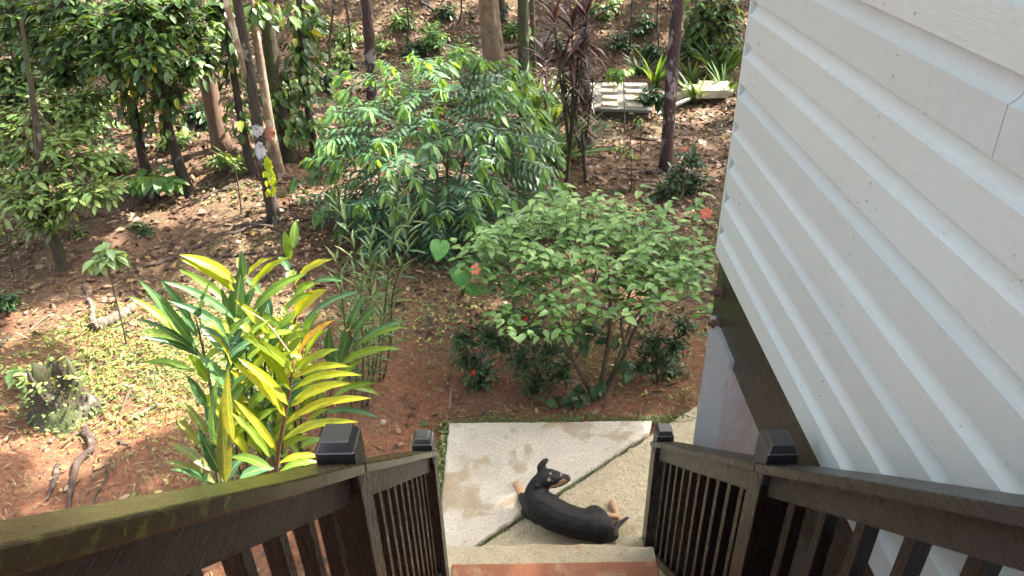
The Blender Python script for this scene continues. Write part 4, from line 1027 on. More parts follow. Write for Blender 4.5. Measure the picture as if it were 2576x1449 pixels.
reedy('shorter narrow leaved shrub growing against the right side of the ginger', [[(880,1000),(870,850),(860,740),(845,640)],[(905,1000),(915,880),(905,760),(915,680)],[(920,1000),(950,900),(960,800)],[(890,1000),(900,900),(880,800)]], 3.8, 4, .13)

# --- small dark ixora shrubs near the patio
def small_shrub(label, base, spots, Y, seed, size=.045, flowers=(), tw=26, mats=M_ixo, name='ixora_shrub', per=7):
    random.seed(seed); g = ground(*base); t = thing(name, g, label, 'shrub'); Ls = Leaves(); segs = []
    for i, (px, py, r) in enumerate(spots):
        c = at_y(px, py, g[1]+(Y or 0)+random.uniform(-.08, .08)); rr = r/F*depth(c); c[2] = max(c[2], gz(c[0], c[1])+rr*.4)
        segs += leafy(Ls, c, (rr, rr, rr*.85), tw, per, size, .15, seed*7+i, shell=.1, tw=.14); tube('stem', [g-UP*.02+rv()*.02, (g+c)/2+rv()*.03, c+UP*rr*.3], [.008, .006, .003], B_twig, t, 5, 8)
    Ls.plant('oval', mats, t, 150); twigs_mesh('twigs', segs, .0022, B_twig, t)
    for k, (px, py) in enumerate(flowers):
        c = at_y(px, py, g[1]+(Y or 0)-.05); Lf = Leaves()
        for _ in range(14): Lf.add(c+rv()*.010, rv()+UP*.4, UP+rv()*.3, random.uniform(.012, .026), 1.4)
        o = Lf.merged('flower_head', 'oval', M_redp, t); del o['kind']
    return t
small_shrub('dark small leaved shrub with orange flowers at the left of the hibiscus', (1360, 985), [(1310,900,60),(1380,880,55),(1260,870,50),(1340,830,50),(1290,800,35),(1420,930,45),(1350,950,40)], .05, 1, flowers=[(1322,805)])
small_shrub('small leaved shrub with a red flower low beside the red soil', (1190, 985), [(1180,900,38),(1215,930,35),(1170,850,32),(1230,840,38),(1200,960,28)], .05, 2, flowers=[(1190,938)])
small_shrub('dark shrub with a red flower between hibiscus and white pillar', (1650, 965), [(1660,900,48),(1700,870,42),(1640,860,40),(1690,930,38),(1720,820,35),(1620,920,35)], .1, 3, flowers=[(1720,884)])
small_shrub('airy shrub with a red flower head at the foot of the peeling trunk', (1700, 520), [(1700,440,42),(1740,400,38),(1690,480,38),(1750,450,35),(1720,500,36),(1660,490,30)], .3, 4, size=.06, flowers=[(1722,377),(1775,412)])
small_shrub('low leafy weed bush at the bottom left of the frame edge', (12, 790), [(8,750,22),(15,790,18)], .0, 5, size=.06)

# --- cordylines
def rosette(Lr, c, ax, n, size, kind_w=1, seed=0, lo=-.5, tint=None, hh=.25):
    random.seed(seed)
    for k in range(n):
        a = k*2.4; f = k/n; out_ = np.array([math.cos(a), math.sin(a), 0]); e = lo+(1.25-lo)*f
        Lr.add(np.array(c)+UP*(f-.6)*hh, out_*(1-.55*f)+UP*e+rv()*.12, -out_*.5+UP*.9, size*random.uniform(.75, 1.15)*(1-.15*f), kind_w, random.random() if tint is None else tint)
def cordyline(label, path, heads, seed, n=26, size=.42):
    Y = None; b = ground(*path[0]); t = thing('red_cordyline', b, label, 'plant'); P_ = [b-UP*.05]+[at_y(px, py, b[1]) for px, py in path[1:]]
    tube('stem', P_, np.linspace(.024, .012, len(P_)), B_moss, t, 7, 14, .05, seed); Lr = Leaves()
    for i, (px, py, s) in enumerate(heads):
        c = at_y(px, py, b[1]+.1*(i % 2)); rosette(Lr, c, UP, n, size*s, 1, seed*10+i, hh=.38*s)
        if i: tube('side_stem', [P_[min(len(P_)-2, 1)], (P_[1]+c)/2-UP*.05, c], [.014, .012, .010], B_moss, t, 6, 8)
    Lr.plant('strap', M_cord, t, 300)
cordyline('tallest dark red cordyline with spiky heads left of the dark trunk', [(1425,465),(1433,380),(1440,300),(1442,200),(1440,100)], [(1440,90,1.05),(1395,70,.95),(1415,170,.8),(1440,230,.95),(1475,60,1.0),(1455,150,.8)], 1, 28, .40)
cordyline('short dark cordyline spreading at the front of the tank slab', [(1475,460),(1468,390),(1465,330)], [(1466,290,.85),(1425,260,.8),(1490,230,.5)], 2, 22, .34)
cordyline('bronze cordyline leaning left beside the grey green trunk', [(1380,330),(1372,250),(1370,190)], [(1370,150,1.0),(1375,200,.8)], 3, 26, .38)

# --- grassy tufts
def tuft(label, px, py, n, h, seed, mats=M_blade, spread=1, name='grass_tuft', w_=1.3, lowt=0, kind='strap', cat='plant', group=None):
    random.seed(seed); g = ground(px, py); t = thing(name, g, label, cat, group); Lt = Leaves()
    for k in range(n):
        a = random.uniform(0, 6.28); out_ = np.array([math.cos(a), math.sin(a), 0]); Lt.add(g+out_*random.uniform(0, .04), out_*random.uniform(.15, .7)*spread+UP, -out_+UP*.5, h*random.uniform(.55, 1.15), w_*.6, min(1, lowt+random.random()*(1-lowt)))
    Lt.plant(kind, mats, t, 300); return t
tuft('yellow sunlit strappy tuft at the left end of the tank slab', 1358, 300, 34, .75, 1, lowt=.7)
tuft('pale long bladed tuft left of the tank slab under the cordylines', 1385, 335, 40, .85, 2, spread=1.6, mats=M_reed)
tuft('narrow bladed tuft at the foot of the grey green trunk', 1325, 310, 34, .95, 3, spread=1.2, mats=M_reed)
tuft('grassy clump leaning over the right edge of the big bush', 1385, 420, 50, .75, 4, spread=1.8, mats=M_reed)
tuft('upright iris like tuft behind the right end of the tank slab', 1648, 218, 30, .60, 5)
tuft('iris tuft standing in front of the small square block', 1748, 262, 26, .55, 6, lowt=.3)
tuft('tall iris tuft behind the raised slab', 1812, 205, 34, .8, 7, lowt=.3)
tuft('iris tuft in front of the raised slab by the siding', 1820, 250, 22, .55, 8, lowt=.3)
tuft('iris tuft left of the small square block', 1738, 212, 18, .45, 9)
tuft('small strappy tuft in front of the slim dark tree', 610, 440, 12, .45, 10, mats=M_reed, w_=2.2)
tuft('spiky young palm like tuft at the centre of the bank', 1612, 190, 22, .45, 11, spread=1.5, mats=M_ixo)

# --- coffee like small tree at the left, pale leaves
def coffee():
    random.seed(51); t, P_ = tree('coffee_tree', [(157,682),(145,630),(125,580),(112,520),(110,430)], 30, 18, B_moss, 'small mossy tree with tiers of pale green leaves at the left', zt=1.5, seed=20, flare=1.2, crown=False)
    Lf = Leaves(); segs = []
    for i, (px, py, rx, rz, Yo) in enumerate(((60,540,80,22,-.2),(150,540,85,20,0),(210,510,80,18,.1),(90,470,90,24,0),(30,500,70,25,.2),(190,440,70,24,.2),(100,410,90,26,.1),(20,430,70,26,.3),(230,520,60,16,-.1),(60,370,80,26,.4),(160,380,60,24,.4),(110,320,70,24,.6),(200,330,60,22,.8),(30,330,60,24,.6),(130,285,50,18,.8),(220,285,50,18,1.0),(110,590,30,20,-.1),(110,570,50,15,0))):
        c = at_y(px, py-38, P_[0][1]+Yo); dp = depth(c); segs += leafy(Lf, c, (rx/F*dp, rx/F*dp*.8, rz/F*dp), 36, 6, .088, .25, 300+i, shell=.1, up=1.2, wr=.95)
        a = P_[int(len(P_)*.7)][:3]; segs.append((a, (a+c)/2+UP*.05)); segs.append(((a+c)/2+UP*.05, c))
    Lf.plant('oval', M_cof, t, 300); twigs_mesh('twigs', segs, .005, B_twig, t)
coffee()
def sapling(name, label, base, path, spots, size, seed, mats, per=6, tw=8, kind='ovate', r0=.008, Y=None, dr=.4, nmax=100):
    random.seed(seed); g = ground(*base) if Y is None else at_y(*base, Y); t = thing(name, g, label, 'sapling'); P_ = [g-UP*.03]+[at_y(px, py, g[1]) for px, py in path]
    tube('stem', P_, np.linspace(r0, r0*.4, len(P_)), B_twig, t, 6, 10); Lf = Leaves(); segs = []
    for i, (px, py, r) in enumerate(spots):
        c = at_y(px, py, g[1]+random.uniform(-.1, .1)); rr = r/F*depth(c); segs += leafy(Lf, c, (rr, rr, rr*.7), tw, per, size, dr, seed*3+i, shell=.1, up=1.0, tw=.16); segs.append((P_[-1], c))
    Lf.plant(kind, mats, t, nmax); twigs_mesh('twigs', segs, .003, B_twig, t); return t
M_white = two('shiny_leaf', [(0, (.10, .20, .07)), (1, (.26, .36, .16))], trans=.3, rough=.25)
sapling('sapling', 'thin sapling with glossy pale leaves over the fallen log', (316, 872), [(312,830),(296,770),(278,700),(268,655)], [(265,645,26),(252,655,18),(285,640,18)], .11, 1, M_white, per=5, tw=6)
sapling('sapling', 'broad leaved sapling at the foot of the leafy dark tree', (380, 498), [(378,470),(374,450)], [(345,455,28),(380,445,30),(410,455,25),(360,480,22)], .17, 2, M_pinb, per=5, tw=7)
sapling('sapling', 'sunlit white leaved sapling beside the big bush', (790, 392), [(786,350),(778,320)], [(740,305,25),(775,300,30),(800,318,22),(760,330,20)], .15, 3, M_white, per=5, tw=6)
sapling('sapling', 'small pale sapling below the brown ribbed trunk', (560, 440), [(558,420),(555,400)], [(550,395,16),(565,400,14)], .12, 4, M_cof, per=4, tw=5)
sapling('sapling', 'tall bare sapling in the middle of the leaf litter', (607, 540), [(604,500),(595,440),(590,420)], [(590,418,10)], .06, 5, M_cof, per=3, tw=3, r0=.01)
sapling('sapling', 'lime leaved sapling in front of the tank slab', (1571, 338), [(1571,280),(1568,200),(1566,180)], [(1540,178,14),(1570,180,14),(1550,192,10)], .11, 6, M_pinb, per=5, tw=5)
sapling('sapling', 'dark leafy seedling at the right end of the tank slab', (1640, 300), [(1638,270),(1636,250)], [(1625,245,22),(1645,235,22),(1655,255,18)], .13, 7, M_ixo, per=5, tw=8)
sapling('sapling', 'twiggy sapling standing right of the tank slab front edge', (1612, 395), [(1612,330),(1610,290)], [(1612,300,10),(1570,365,10)], .07, 8, M_cof, per=3, tw=4)
sapling('sapling', 'long stemmed seedling at the lower left edge', (30, 690), [(18,600),(8,560)], [(10,560,10)], .06, 9, M_cof, per=3, tw=3)
sapling('sapling', 'green seedling with arrow leaves at the left edge above the stump', (55, 985), [(48,960),(30,940)], [(25,938,10),(45,958,6)], .10, 10, M_pinb, per=3, tw=2)
sapling('sapling', 'bare sapling left of the peeling trunk on the shaded floor', (1588, 480), [(1590,430),(1588,380),(1585,330)], [(1585,380,9),(1560,372,8)], .07, 11, M_cof, per=3, tw=3)
small_shrub('weedy green seedlings on the bare slope above the ginger', (360, 590), [(365,580,20),(350,595,14)], 0, 12, size=.05, name='weed', tw=12)
small_shrub('little round weed below the coffee tree', (200, 595), [(196,585,18)], 0, 13, size=.05, name='weed', tw=10, mats=M_cof)
# understory shrubs on the bank
BANK = [((870,90),38,.10,'pale shrub on the bank left of the reddish trunk',M_cof),((1010,48),30,.10,'feathery shrub at the top edge above the big bush',M_cof),((1090,95),46,.10,'bright round shrub on the bank above the big bush',M_pinb),((1040,120),34,.09,'low shrub just above the top of the big bush',M_ixo),
        ((1160,140),40,.11,'loose shrub left of the thick tan trunk',M_cof),((1300,75),30,.10,'yellow green shrub between tan and grey green trunks',M_blade),((1255,15),24,.10,'small shrub by the root flared tree',M_ixo),((1560,100),40,.09,'low ferny patch above the tank slab',M_ixo),
        ((1620,60),36,.09,'sparse shrub on the bank right of the cordylines',M_ixo),((1740,120),34,.09,'shrub on the bank left of the siding corner tree',M_ixo),((1530,20),40,.10,'pale leaved shrub at the top above the tank slab',M_cof),((820,200),40,.11,'shrub in front of the vine covered slim trunk',M_ixo),
        ((860,150),34,.10,'shrub behind the upper left of the big bush',M_cof),((1400,130),40,.10,'shrub behind the bronze cordyline',M_ixo),((740,230),34,.13,'big dark leaved plant behind the mossy trunk',M_dark),((800,60),40,.11,'leafy shrub beside the vine covered trunk top',M_dark),
        ((1120,30),30,.09,'small shrub near the top centre',M_ixo),((440,350),30,.09,'pale undergrowth between the two dark left trees',M_cof),((270,400),46,.10,'pale bush behind the coffee tree',M_cof),((500,290),34,.11,'leafy plant left of the brown ribbed trunk',M_ixo),
        ((230,300),50,.11,'sunlit bush behind the leafy dark tree',M_pinb),((1640,130),30,.09,'ferny weed above the iris tufts',M_ixo),((1480,20),30,.10,'shrub behind the tallest cordyline top',M_cof),((960,110),26,.09,'twiggy shrub right of the reddish trunk',M_cof),((1810,180),24,.09,'shrub at the siding corner behind the iris tufts',M_cof)]
for i, ((px, py), r, sz, lab, mm) in enumerate(BANK):
    random.seed(500+i); g = ground(px, py+r*.6); t = thing('undergrowth_shrub', g, lab, 'shrub', 'undergrowth on the bank'); Ls = Leaves(); c = at_y(px, py, g[1]); rr = r/F*depth(c)*1.15
    segs = leafy(Ls, c, (rr, rr, rr*.75), 46, 6, sz, .3, 600+i, shell=.1, up=.9, tw=.22); segs.append((g, c)); Ls.plant('oval', mm, t, 60); twigs_mesh('twigs', segs, .005, B_twig, t)
# thin poles standing on the bank
for i, (b, tp, w_, lab) in enumerate(((( 1025,110),(1022,0),5,'thin upright pole sapling above the big bush top'),((1582,140),(1590,0),5,'thin sapling stem on the bank above the tank slab'),((1150,60),(1160,0),5,'thin leaning sapling near the top centre'),((1100,30),(1050,0),7,'dead leaning stem high on the bank'),
        ((1660,130),(1655,0),5,'thin stem left of the peeling trunk high up'),((1755,100),(1750,20),5,'thin stem beside the dark tree near the siding'),((880,140),(868,0),6,'thin dark stem left of the reddish trunk'),((830,200),(842,0),6,'slender stem between slim vine trunk and reddish trunk'),((160,330),(130,100),7,'slender dark stem within the far left foliage'),((240,380),(215,120),7,'slender stem behind the leafy dark tree'))):
    g = ground(*b); q = at_y(*tp, g[1]); q2 = q+(q-g)*.5; t = thing('pole_sapling', g, lab, 'sapling'); r = w_/2/F*depth(g); tube('stem', [g-UP*.05, (g+q)/2+rv()*.05, q, q2+UP*.5], [r, r*.9, r*.8, r*.5], B_dark, t, 6, 14)

# ================================================================== ROOTS, LOGS, STUMP
def ground_tube(name, px_pts, w_, mat, label, cat, seed=0, sink=.35, taper=.5, group=None, wob=.12, n=26):
    random.seed(seed); P_ = []; m_ = len(px_pts)
    pts = smooth_path(np.array([ground(*p) for p in px_pts]), n)
    out_ = []
    for i, p in enumerate(pts):
        r = w_/2/F*depth(p)*(1-(1-taper)*i/n); j = .4*r; x = p[0]+random.gauss(0, j*.6); y = p[1]+random.gauss(0, j*.6)
        out_.append((x, y, gz(x, y)+r*(1-sink)+random.gauss(0, r*.15), r))
    Q = smooth_path(np.array(out_), n*2); v, f = tube_geo(Q[:, :3], Q[:, 3], 8, wob, seed); o = mesh_np(name, v, f, mat, None, smooth_=True); return tag(o, label, cat, group)
ground_tube('fallen_log', [(238,835),(275,818),(310,800),(335,785)], 30, B_log, 'short thick grey fallen log lying on the slope', 'log', 1, sink=.35, taper=.85, wob=.05)
ground_tube('forked_branch', [(243,822),(236,800),(238,778),(225,760)], 17, B_log, 'upturned grey branch stub at the left end of the log', 'branch', 2, sink=0, taper=.6)
ground_tube('root', [(335,1060),(365,1045),(400,1020)], 15, B_log, 'pale rotten root right of the stump at the edge of the light', 'root', 3, sink=.1)
ground_tube('root', [(240,930),(270,915),(315,900)], 9, B_root, 'dark branch lying in the sunny patch above the stump', 'branch', 4, sink=0)
ground_tube('root', [(340,895),(365,880),(390,868)], 9, B_root, 'short dark branch lying in the upper part of the sunny patch', 'branch', 5, sink=0)
ground_tube('root', [(215,1085),(232,1110),(238,1135),(205,1160),(190,1200),(180,1250),(175,1290)], 24, B_root, 'long grey twisting root running down from the stump', 'root', 6, sink=.2, taper=.4)
ground_tube('root', [(150,1175),(140,1210),(120,1260)], 15, B_root, 'mossy root left of the long twisting root', 'root', 7, sink=.3)
ground_tube('root', [(270,1175),(275,1200),(245,1245),(235,1290)], 9, B_root, 'thin dark root right of the long twisting root', 'root', 8)
ground_tube('stick', [(372,1098),(378,1130),(400,1148),(412,1160)], 5, B_log, 'bent reddish stick on the red soil right of the stump', 'stick', 9, sink=-.2)
ground_tube('stick', [(78,835),(105,812),(140,790)], 5, B_log, 'straight pale stick on the slope left of the log', 'stick', 10, sink=-.3)
ground_tube('stick', [(300,1115),(330,1128)], 8, B_root, 'short dark stick on the red soil', 'stick', 11, sink=-.2)
RT = [([(690,556),(640,572),(600,590),(560,592)],9,'root spreading left from the lichen patched trunk'),([(470,630),(430,660),(370,672),(300,690)],8,'root crossing the slope above the ginger'),([(540,600),(500,625),(440,650),(420,680)],7,'long root curving below the lichen patched trunk'),
      ([(590,575),(620,570),(680,575),(740,590)],7,'root running right from the lichen patched trunk'),([(380,505),(350,520),(300,545),(270,560)],9,'root at the foot of the leafy dark tree'),([(700,560),(760,555),(810,560)],7,'root heading for the big bush'),([(480,490),(520,480),(560,470)],6,'thin root right of the leaning dark tree'),
      ([(640,450),(600,470),(540,490),(480,520)],8,'root from the slim dark tree'),([(560,650),(620,640),(680,640),(720,655)],6,'root at the foot of the sunlit slope'),([(1680,430),(1640,440),(1580,430)],9,'thick root left of the peeling trunk'),([(1790,412),(1760,418),(1730,425)],8,'root by the siding corner'),
      ([(250,690),(210,720),(230,760),(245,790)],6,'root winding down to the log'),([(1600,350),(1640,356),(1700,350)],5,'thin root in front of the pipe'),([(705,450),(740,455),(760,480)],8,'root right of the pinkish tan trunk'),([(1300,120),(1270,128),(1230,110)],7,'root on the bank by the tan trunk'),([(520,70),(560,60),(620,70)],6,'fallen branch on the far slope'),
      ([(900,180),(870,160),(850,130)],6,'fallen branch left of the reddish trunk'),([(0,880),(15,860),(30,850)],9,'dark root at the left edge')]
for i, (p, w_, lab) in enumerate(RT): ground_tube('root', p, w_*1.7, B_root, lab, 'root', 30+i, sink=.15, taper=.45)
def stump():
    random.seed(66); g = ground(165, 1035); r0 = .125; dz = .30
    t = thing('mossy_stump', g, 'rotten moss covered tree stump at the edge of the sunny patch', 'stump'); seg = 28; v = []; f = []
    prof = [(-.08, 2.1), (0, 1.7), (.06, 1.3), (.14, 1.08), (.22, 1.0), (dz, .95), (dz+.01, .85), (dz-.05, .7), (dz-.12, .55), (dz-.16, .1)]
    for i, (z_, s) in enumerate(prof):
        for j in range(seg):
            a = j*2*math.pi/seg; jag = (.075*math.sin(a*3+1)+.06*math.sin(a*5)-.13*math.exp(-((a-4.9)/.45)**2))*(1 if 4 <= i <= 6 else .15); rr = r0*s*(1+.16*math.sin(a*4+.5)*(1.6-s*.3)*.6+.1*math.sin(a*7+2)*.5+random.gauss(0, .02))
            v.append((g[0]+rr*math.cos(a)*1.15, g[1]+rr*math.sin(a), g[2]+z_+jag+random.gauss(0, .006)))
    for i in range(len(prof)-1):
        for j in range(seg): k = (j+1) % seg; f.append((i*seg+j, i*seg+k, (i+1)*seg+k, (i+1)*seg+j))
    mesh_np('stump_body', v, f, B_moss, t, smooth_=True)
    for k, (px, py) in enumerate(((60,1165),(110,1120),(250,1085),(215,1060),(330,1010),(60,1010),(130,1170))):
        e = ground(px, py); m_ = (g+e)/2; m_[2] = gz(m_[0], m_[1])+.05; e[2] = gz(e[0], e[1]); e = g+(e-g)*.6; m_ = (g+e)/2; m_[2] = gz(m_[0], m_[1])+.02; e[2] = gz(e[0], e[1])-.02; tube('root', [g+UP*.08+(e-g)*.1, m_, e], [.055, .030, .010], B_moss, t, 8, 16, .12, k)
    Lm = Leaves()
    for _ in range(300):
        a = random.uniform(0, 6.28); z_ = random.uniform(0, dz); rr = r0*(1.0+.9*(1-z_/dz)**2)*1.12; o_ = np.array([math.cos(a)*1.15, math.sin(a), 0]); Lm.add(g+o_*rr+UP*z_, o_+rv()*.6+UP*.2, UP+rv()*.6, random.uniform(.012, .035), 1.2, random.random()*.6)
    for _ in range(90):
        a = random.uniform(0, 6.28); o_ = np.array([math.cos(a)*1.15, math.sin(a), 0]); Lm.add(g+o_*r0*random.uniform(.8, 1.05)+UP*(dz+random.uniform(-.02, .05)), o_+rv()*.7+UP*.5, UP+rv()*.5, random.uniform(.03, .07), 1.1, random.uniform(.4, 1))
    Lm.merged('moss_and_seedlings', 'oval', M_cover, t)
stump()

# ================================================================== TANK SLAB, BLOCKS, PIPE
def slab_thing(name, corners, zt_, th, mat, label, cat='slab'):
    c = np.mean(corners, axis=0); t = thing(name, (c[0], c[1], zt_-th), label, cat); mb = MB(); n = len(corners)
    mb.add([(p[0], p[1], zt_-th) for p in corners]+[(p[0], p[1], zt_) for p in corners], [tuple(range(n-1, -1, -1)), tuple(range(n, 2*n))]+[(i, (i+1) % n, n+(i+1) % n, n+i) for i in range(n)])
    mb.build('slab_body', mat, t, bevel=.008); return t
g1 = ground(1500, 288); zs = g1[2]+.15
cor = [at_z(1376, 268, zs), at_z(1641, 277, zs), at_z(1628, 208, zs), at_z(1392, 206, zs)]
tank = slab_thing('tank_slab', cor, zs, .045, C_far, 'grey damp concrete slab set with rows of pale small blocks')
mb = MB(); k_ = [np.array(c)*.94+np.mean(cor, axis=0)*.06 for c in cor]; mb.add([(p[0], p[1], zs-.30) for p in k_]+[(p[0], p[1], zs-.05) for p in k_], [(3,2,1,0),(4,5,6,7),(0,1,5,4),(1,2,6,5),(2,3,7,6),(3,0,4,7)]); mb.build('dark_hollow_box', B_moss, tank)  # inset dark box stands for the shaded hollow under the slab
c0, c1, c2, c3 = [np.array(c) for c in cor]
random.seed(14)
for r in range(4):
    for c in range(4):
        u = .06+c*.235; v_ = .05+r*.245
        q = lambda uu, vv: (c0*(1-uu)+c1*uu)*(1-vv)+(c3*(1-uu)+c2*uu)*vv
        a, b, d, e = q(u, v_), q(u+.15, v_), q(u+.15, v_+.11), q(u, v_+.11)
        zz_ = zs+.002; th = random.uniform(.018, .03)
        if c == 1 and r == 2: continue
        mb = MB(); mb.add([(p[0], p[1], zz_-.012) for p in (a, b, d, e)]+[(p[0]+random.gauss(0, .006), p[1]+random.gauss(0, .006), zz_+th) for p in (a, b, d, e)], [(3,2,1,0),(4,5,6,7),(0,1,5,4),(1,2,6,5),(2,3,7,6),(3,0,4,7)])
        mb.build('block', C_blk, tank)
zs2 = ground(1745, 262)[2]+.22
slab_thing('square_block', [at_z(1716,225,zs2), at_z(1757,224,zs2), at_z(1755,212,zs2), at_z(1718,212,zs2)], zs2, .14, C_blk, 'small square pale concrete block left of the raised slab', 'block')
slab_thing('raised_slab', [at_z(1752,228,zs2+.02), at_z(1835,226,zs2+.02), at_z(1832,203,zs2+.02), at_z(1756,203,zs2+.02)], zs2+.02, .12, C_blk, 'raised sandy concrete slab near the siding corner')
slab_thing('low_curb', [at_z(1655,236,zs2-.08), at_z(1716,240,zs2-.08), at_z(1716,232,zs2-.08), at_z(1655,230,zs2-.08)], zs2-.08, .10, C_blk, 'low pale concrete curb behind the peeling trunk', 'curb')
pp = [ground(x, y) for x, y in ((1648,296),(1690,279),(1738,262),(1775,255),(1840,250))]
pp = [p+UP*(.05+.02*i) for i, p in enumerate(pp)]
tag(tube('drain_pipe', pp, [.028]*5, M_pipe, None, 10, 20), 'long cream plastic pipe lying on the ground behind the peeling trunk', 'pipe')
rk = ground(1372, 125); mb = MB()
v, f = tube_geo([rk-UP*.1, rk+UP*.08, rk+UP*.2, rk+UP*.26], [.42, .40, .28, .06], 12, .08, 3); tag(mesh_np('boulder', v, f, B_moss, None, smooth_=True), 'grey green mossy boulder on the bank behind the cordylines', 'boulder')

# ================================================================== GROUND LITTER (uncountable)
def in_patio(x, y): return (x > -.47) & (y < A1[1]+.02) & (x < 3.2) & (y > 1.0)
def in_shape(x, y): return in_patio(x, y)
rnd = np.random.RandomState(7)
def scatter(name, n, xr, yr, size, kind, mat, flat=.35, wr=1.0, tint=None, dens=None, lift=.01, up=0, fold=None):
    x = rnd.uniform(*xr, n); y = rnd.uniform(*yr, n); keep = ~in_shape(x, y) & (np.abs(x) < .95*y+2.2)
    if dens is not None: keep &= rnd.rand(n) < dens(x, y)
    x, y = x[keep], y[keep]; m_ = len(x); z_ = height(x, y)+lift+rnd.rand(m_)*.02
    a = rnd.rand(m_)*6.283; L_ = Leaves(); e = .02
    gx = (height(x+e, y)-height(x-e, y))/(2*e); gy = (height(x, y+e)-height(x, y-e))/(2*e)
    nn = np.stack([-gx, -gy, np.ones(m_)], 1)+rnd.randn(m_, 3)*flat
    dd = np.stack([np.cos(a), np.sin(a), rnd.randn(m_)*flat*.7+up], 1); dd[:, 2] += dd[:, 0]*gx+dd[:, 1]*gy
    L_.p = np.stack([x, y, z_], 1); L_.d = dd; L_.n = nn; L_.s = rnd.uniform(*size, m_); L_.w = rnd.uniform(.7, 1.2, m_)*wr
    L_.t = rnd.rand(m_) if tint is None else tint(m_)
    o = L_.merged(name, kind, mat); return o
def pn(x, y, s, ox=0): return np.array([mnoise.noise(Vector((a*s+ox, b*s, ox))) for a, b in zip(x, y)])
o = scatter('leaf_litter', 90000, (-14, 8), (4.6, 17.5), (.04, .095), 'lit', M_litter, .38, 1.05, dens=lambda x, y: np.clip(.35+.22*(y-4.6), 0, 1)*np.clip(.85+pn(x, y, 1.2)*1.1, .1, 1))
tag(o, 'brown fallen leaves covering the forest floor', 'leaf litter', kind='stuff')
o = scatter('dead_leaf_scatter', 9000, (-7, 4), (2.0, 6.5), (.02, .06), 'lit', M_litter, .4, 1.0, dens=lambda x, y: np.clip(.35+pn(x, y, 1.5, 5)*1.2, .05, 1)*np.where(x < -1.2, 1, .7))
tag(o, 'small dead leaves scattered on the red soil by the patio', 'leaf litter', kind='stuff')
o = scatter('twig_litter', 9000, (-9, 4), (2.0, 12), (.08, .28), 'blade', M_twigs, .2, .9, dens=lambda x, y: np.clip(.5+pn(x, y, .8, 15)*1.2, .1, 1))
tag(o, 'thin dark twigs lying over the soil', 'twigs', kind='stuff')
o = scatter('straw_clippings', 65000, (-7.5, 3.5), (2.0, 7.5), (.02, .065), 'blade', M_straw, .3, 1.6, dens=lambda x, y: np.clip(.42+pn(x, y, 1.1, 9)*1.5, .04, 1))
tag(o, 'dry grass clippings and needles strewn over the soil', 'grass clippings', kind='stuff')
patch_c = ground(400, 900)
def dcov(x, y):
    b = np.clip(-.1+pn(x, y, .9, 3)*1.6, 0, .7)*.8
    p = np.exp(-(((x-patch_c[0])/.95)**2+((y-patch_c[1])/.7)**2)**2)
    fr = np.exp(-(((x-.2)/1.4)**2+((y-5.0)/.7)**2))*.5; return np.clip(b+p*.9+fr, 0, 1)
o = scatter('ground_cover', 80000, (-7.5, 3.5), (2.2, 7.2), (.018, .05), 'oval', M_cover, .5, .95, dens=dcov, lift=.012, up=.25)
tag(o, 'small leafy weeds and moss carpeting the soil', 'ground cover', kind='stuff')
o = scatter('sunny_weeds', 26000, (patch_c[0]-1.6, patch_c[0]+1.6), (patch_c[1]-1.2, patch_c[1]+1.3), (.015, .045), 'lance', M_sunny, .5, 1.1, dens=lambda x, y: np.exp(-(((x-patch_c[0])/1.0)**2+((y-patch_c[1])/.72)**2)**2)*np.clip(.7+pn(x, y, 2.5, 8), .2, 1), lift=.012, up=.35)
tag(o, 'yellow green weeds carpeting the sunny patch beside the stump', 'weeds', kind='stuff')
o = scatter('far_ground_cover', 30000, (-14, 8), (7, 17.5), (.04, .10), 'oval', M_ixo[0], .5, 1.0, dens=lambda x, y: np.clip(-.05+pn(x, y, .7, 13)*1.9, 0, .9), lift=.03, up=.3)
tag(o, 'low green weeds growing through the leaf litter on the bank', 'ground cover', kind='stuff')
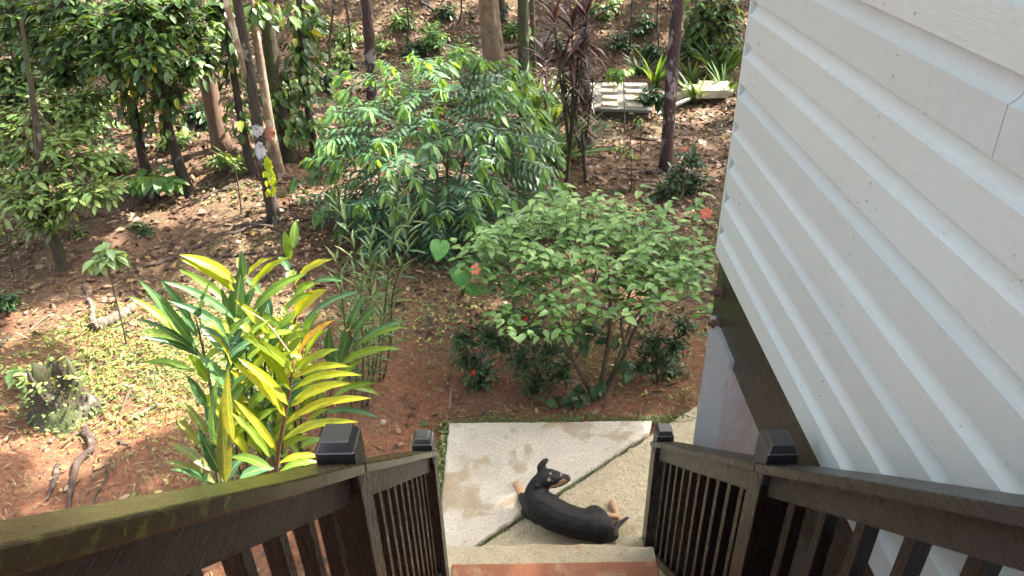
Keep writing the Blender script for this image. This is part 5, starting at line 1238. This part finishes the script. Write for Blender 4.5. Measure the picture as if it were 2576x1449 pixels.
# grass and moss along the patio's left edge and the slab joint
Lg = Leaves(); random.seed(21)
for _ in range(1500):
    y = random.uniform(1.6, A1[1]+.02); x = A1[0]-abs(random.gauss(.015, .03)); Lg.add((x, y, -.02+random.random()*.03), rv()*np.array([1, 1, .3])+UP*.5, UP+rv()*.6, random.uniform(.012, .04), 1.2, random.random())
for _ in range(900):
    x = random.uniform(A1[0], 1.2); y = A1b[1]+.01+abs(random.gauss(0, .04)); Lg.add((x, y, -.02+random.random()*.02), rv()*np.array([1, 1, .3])+UP*.5, UP+rv()*.6, random.uniform(.012, .035), 1.2, random.random()*.6)
tag(Lg.merged('edge_weeds', 'oval', M_cover), 'weeds growing along the edge of the concrete patio', 'weeds', kind='stuff')
Lj = Leaves()
for _ in range(1500):
    t_ = random.random()**.8; p = A2+(A3x-A2)*t_+nrm*random.gauss(Bo*.5, .003+.009*(mnoise.noise(Vector((t_*14, 0, 0))) > .05)); Lj.add((p[0], p[1], zb+random.random()*.008), rv()*np.array([1, 1, .4])+UP*.3, UP+rv()*.5, random.uniform(.004, .011), 1.3, random.random()*.7)
tag(Lj.merged('joint_moss', 'oval', M_cover), 'green moss in the diagonal joint between the patio slabs', 'moss', kind='stuff')
for i, (px, py, s, lab) in enumerate(((1740-60,975,.11,'single reddish leaf on the ground left of the white pillar'),(1312,438,.16,'big orange brown leaf on the floor beyond the right bush'),(1490,1050,.08,'pinkish dead leaf at the far edge of the patio'),(1080,1075,.09,'green fallen blade leaf on red soil left of the patio'),(330,1250,.09,'pale curled dead leaf on the soil by the left railing'),(240,1190,.08,'pinkish dead leaf near the thin dark root'))):
    g = ground(px, py); Lx = Leaves(); random.seed(i); Lx.add(g+UP*.025, np.array([random.uniform(-1, 1), random.uniform(-1, 1), 0]), UP+rv()*.3, s, 1.1, (.6, .99, .9, .2, .95, .8)[i])
    o = Lx.merged('fallen_leaf', 'oval', M_cover if i == 3 else M_litter); tag(o, lab, 'leaf')
for i, (px, py) in enumerate(((965,1067),)):
    g = ground(px, py); v, f = tube_geo([g, g+UP*.02, g+UP*.035], [.022, .024, .008], 8, .1, i); tag(mesh_np('pebble', v, f, C_blk, None, smooth_=True), 'small pale pebble on the red soil left of the patio', 'stone')
print('objects', len(bpy.data.objects))
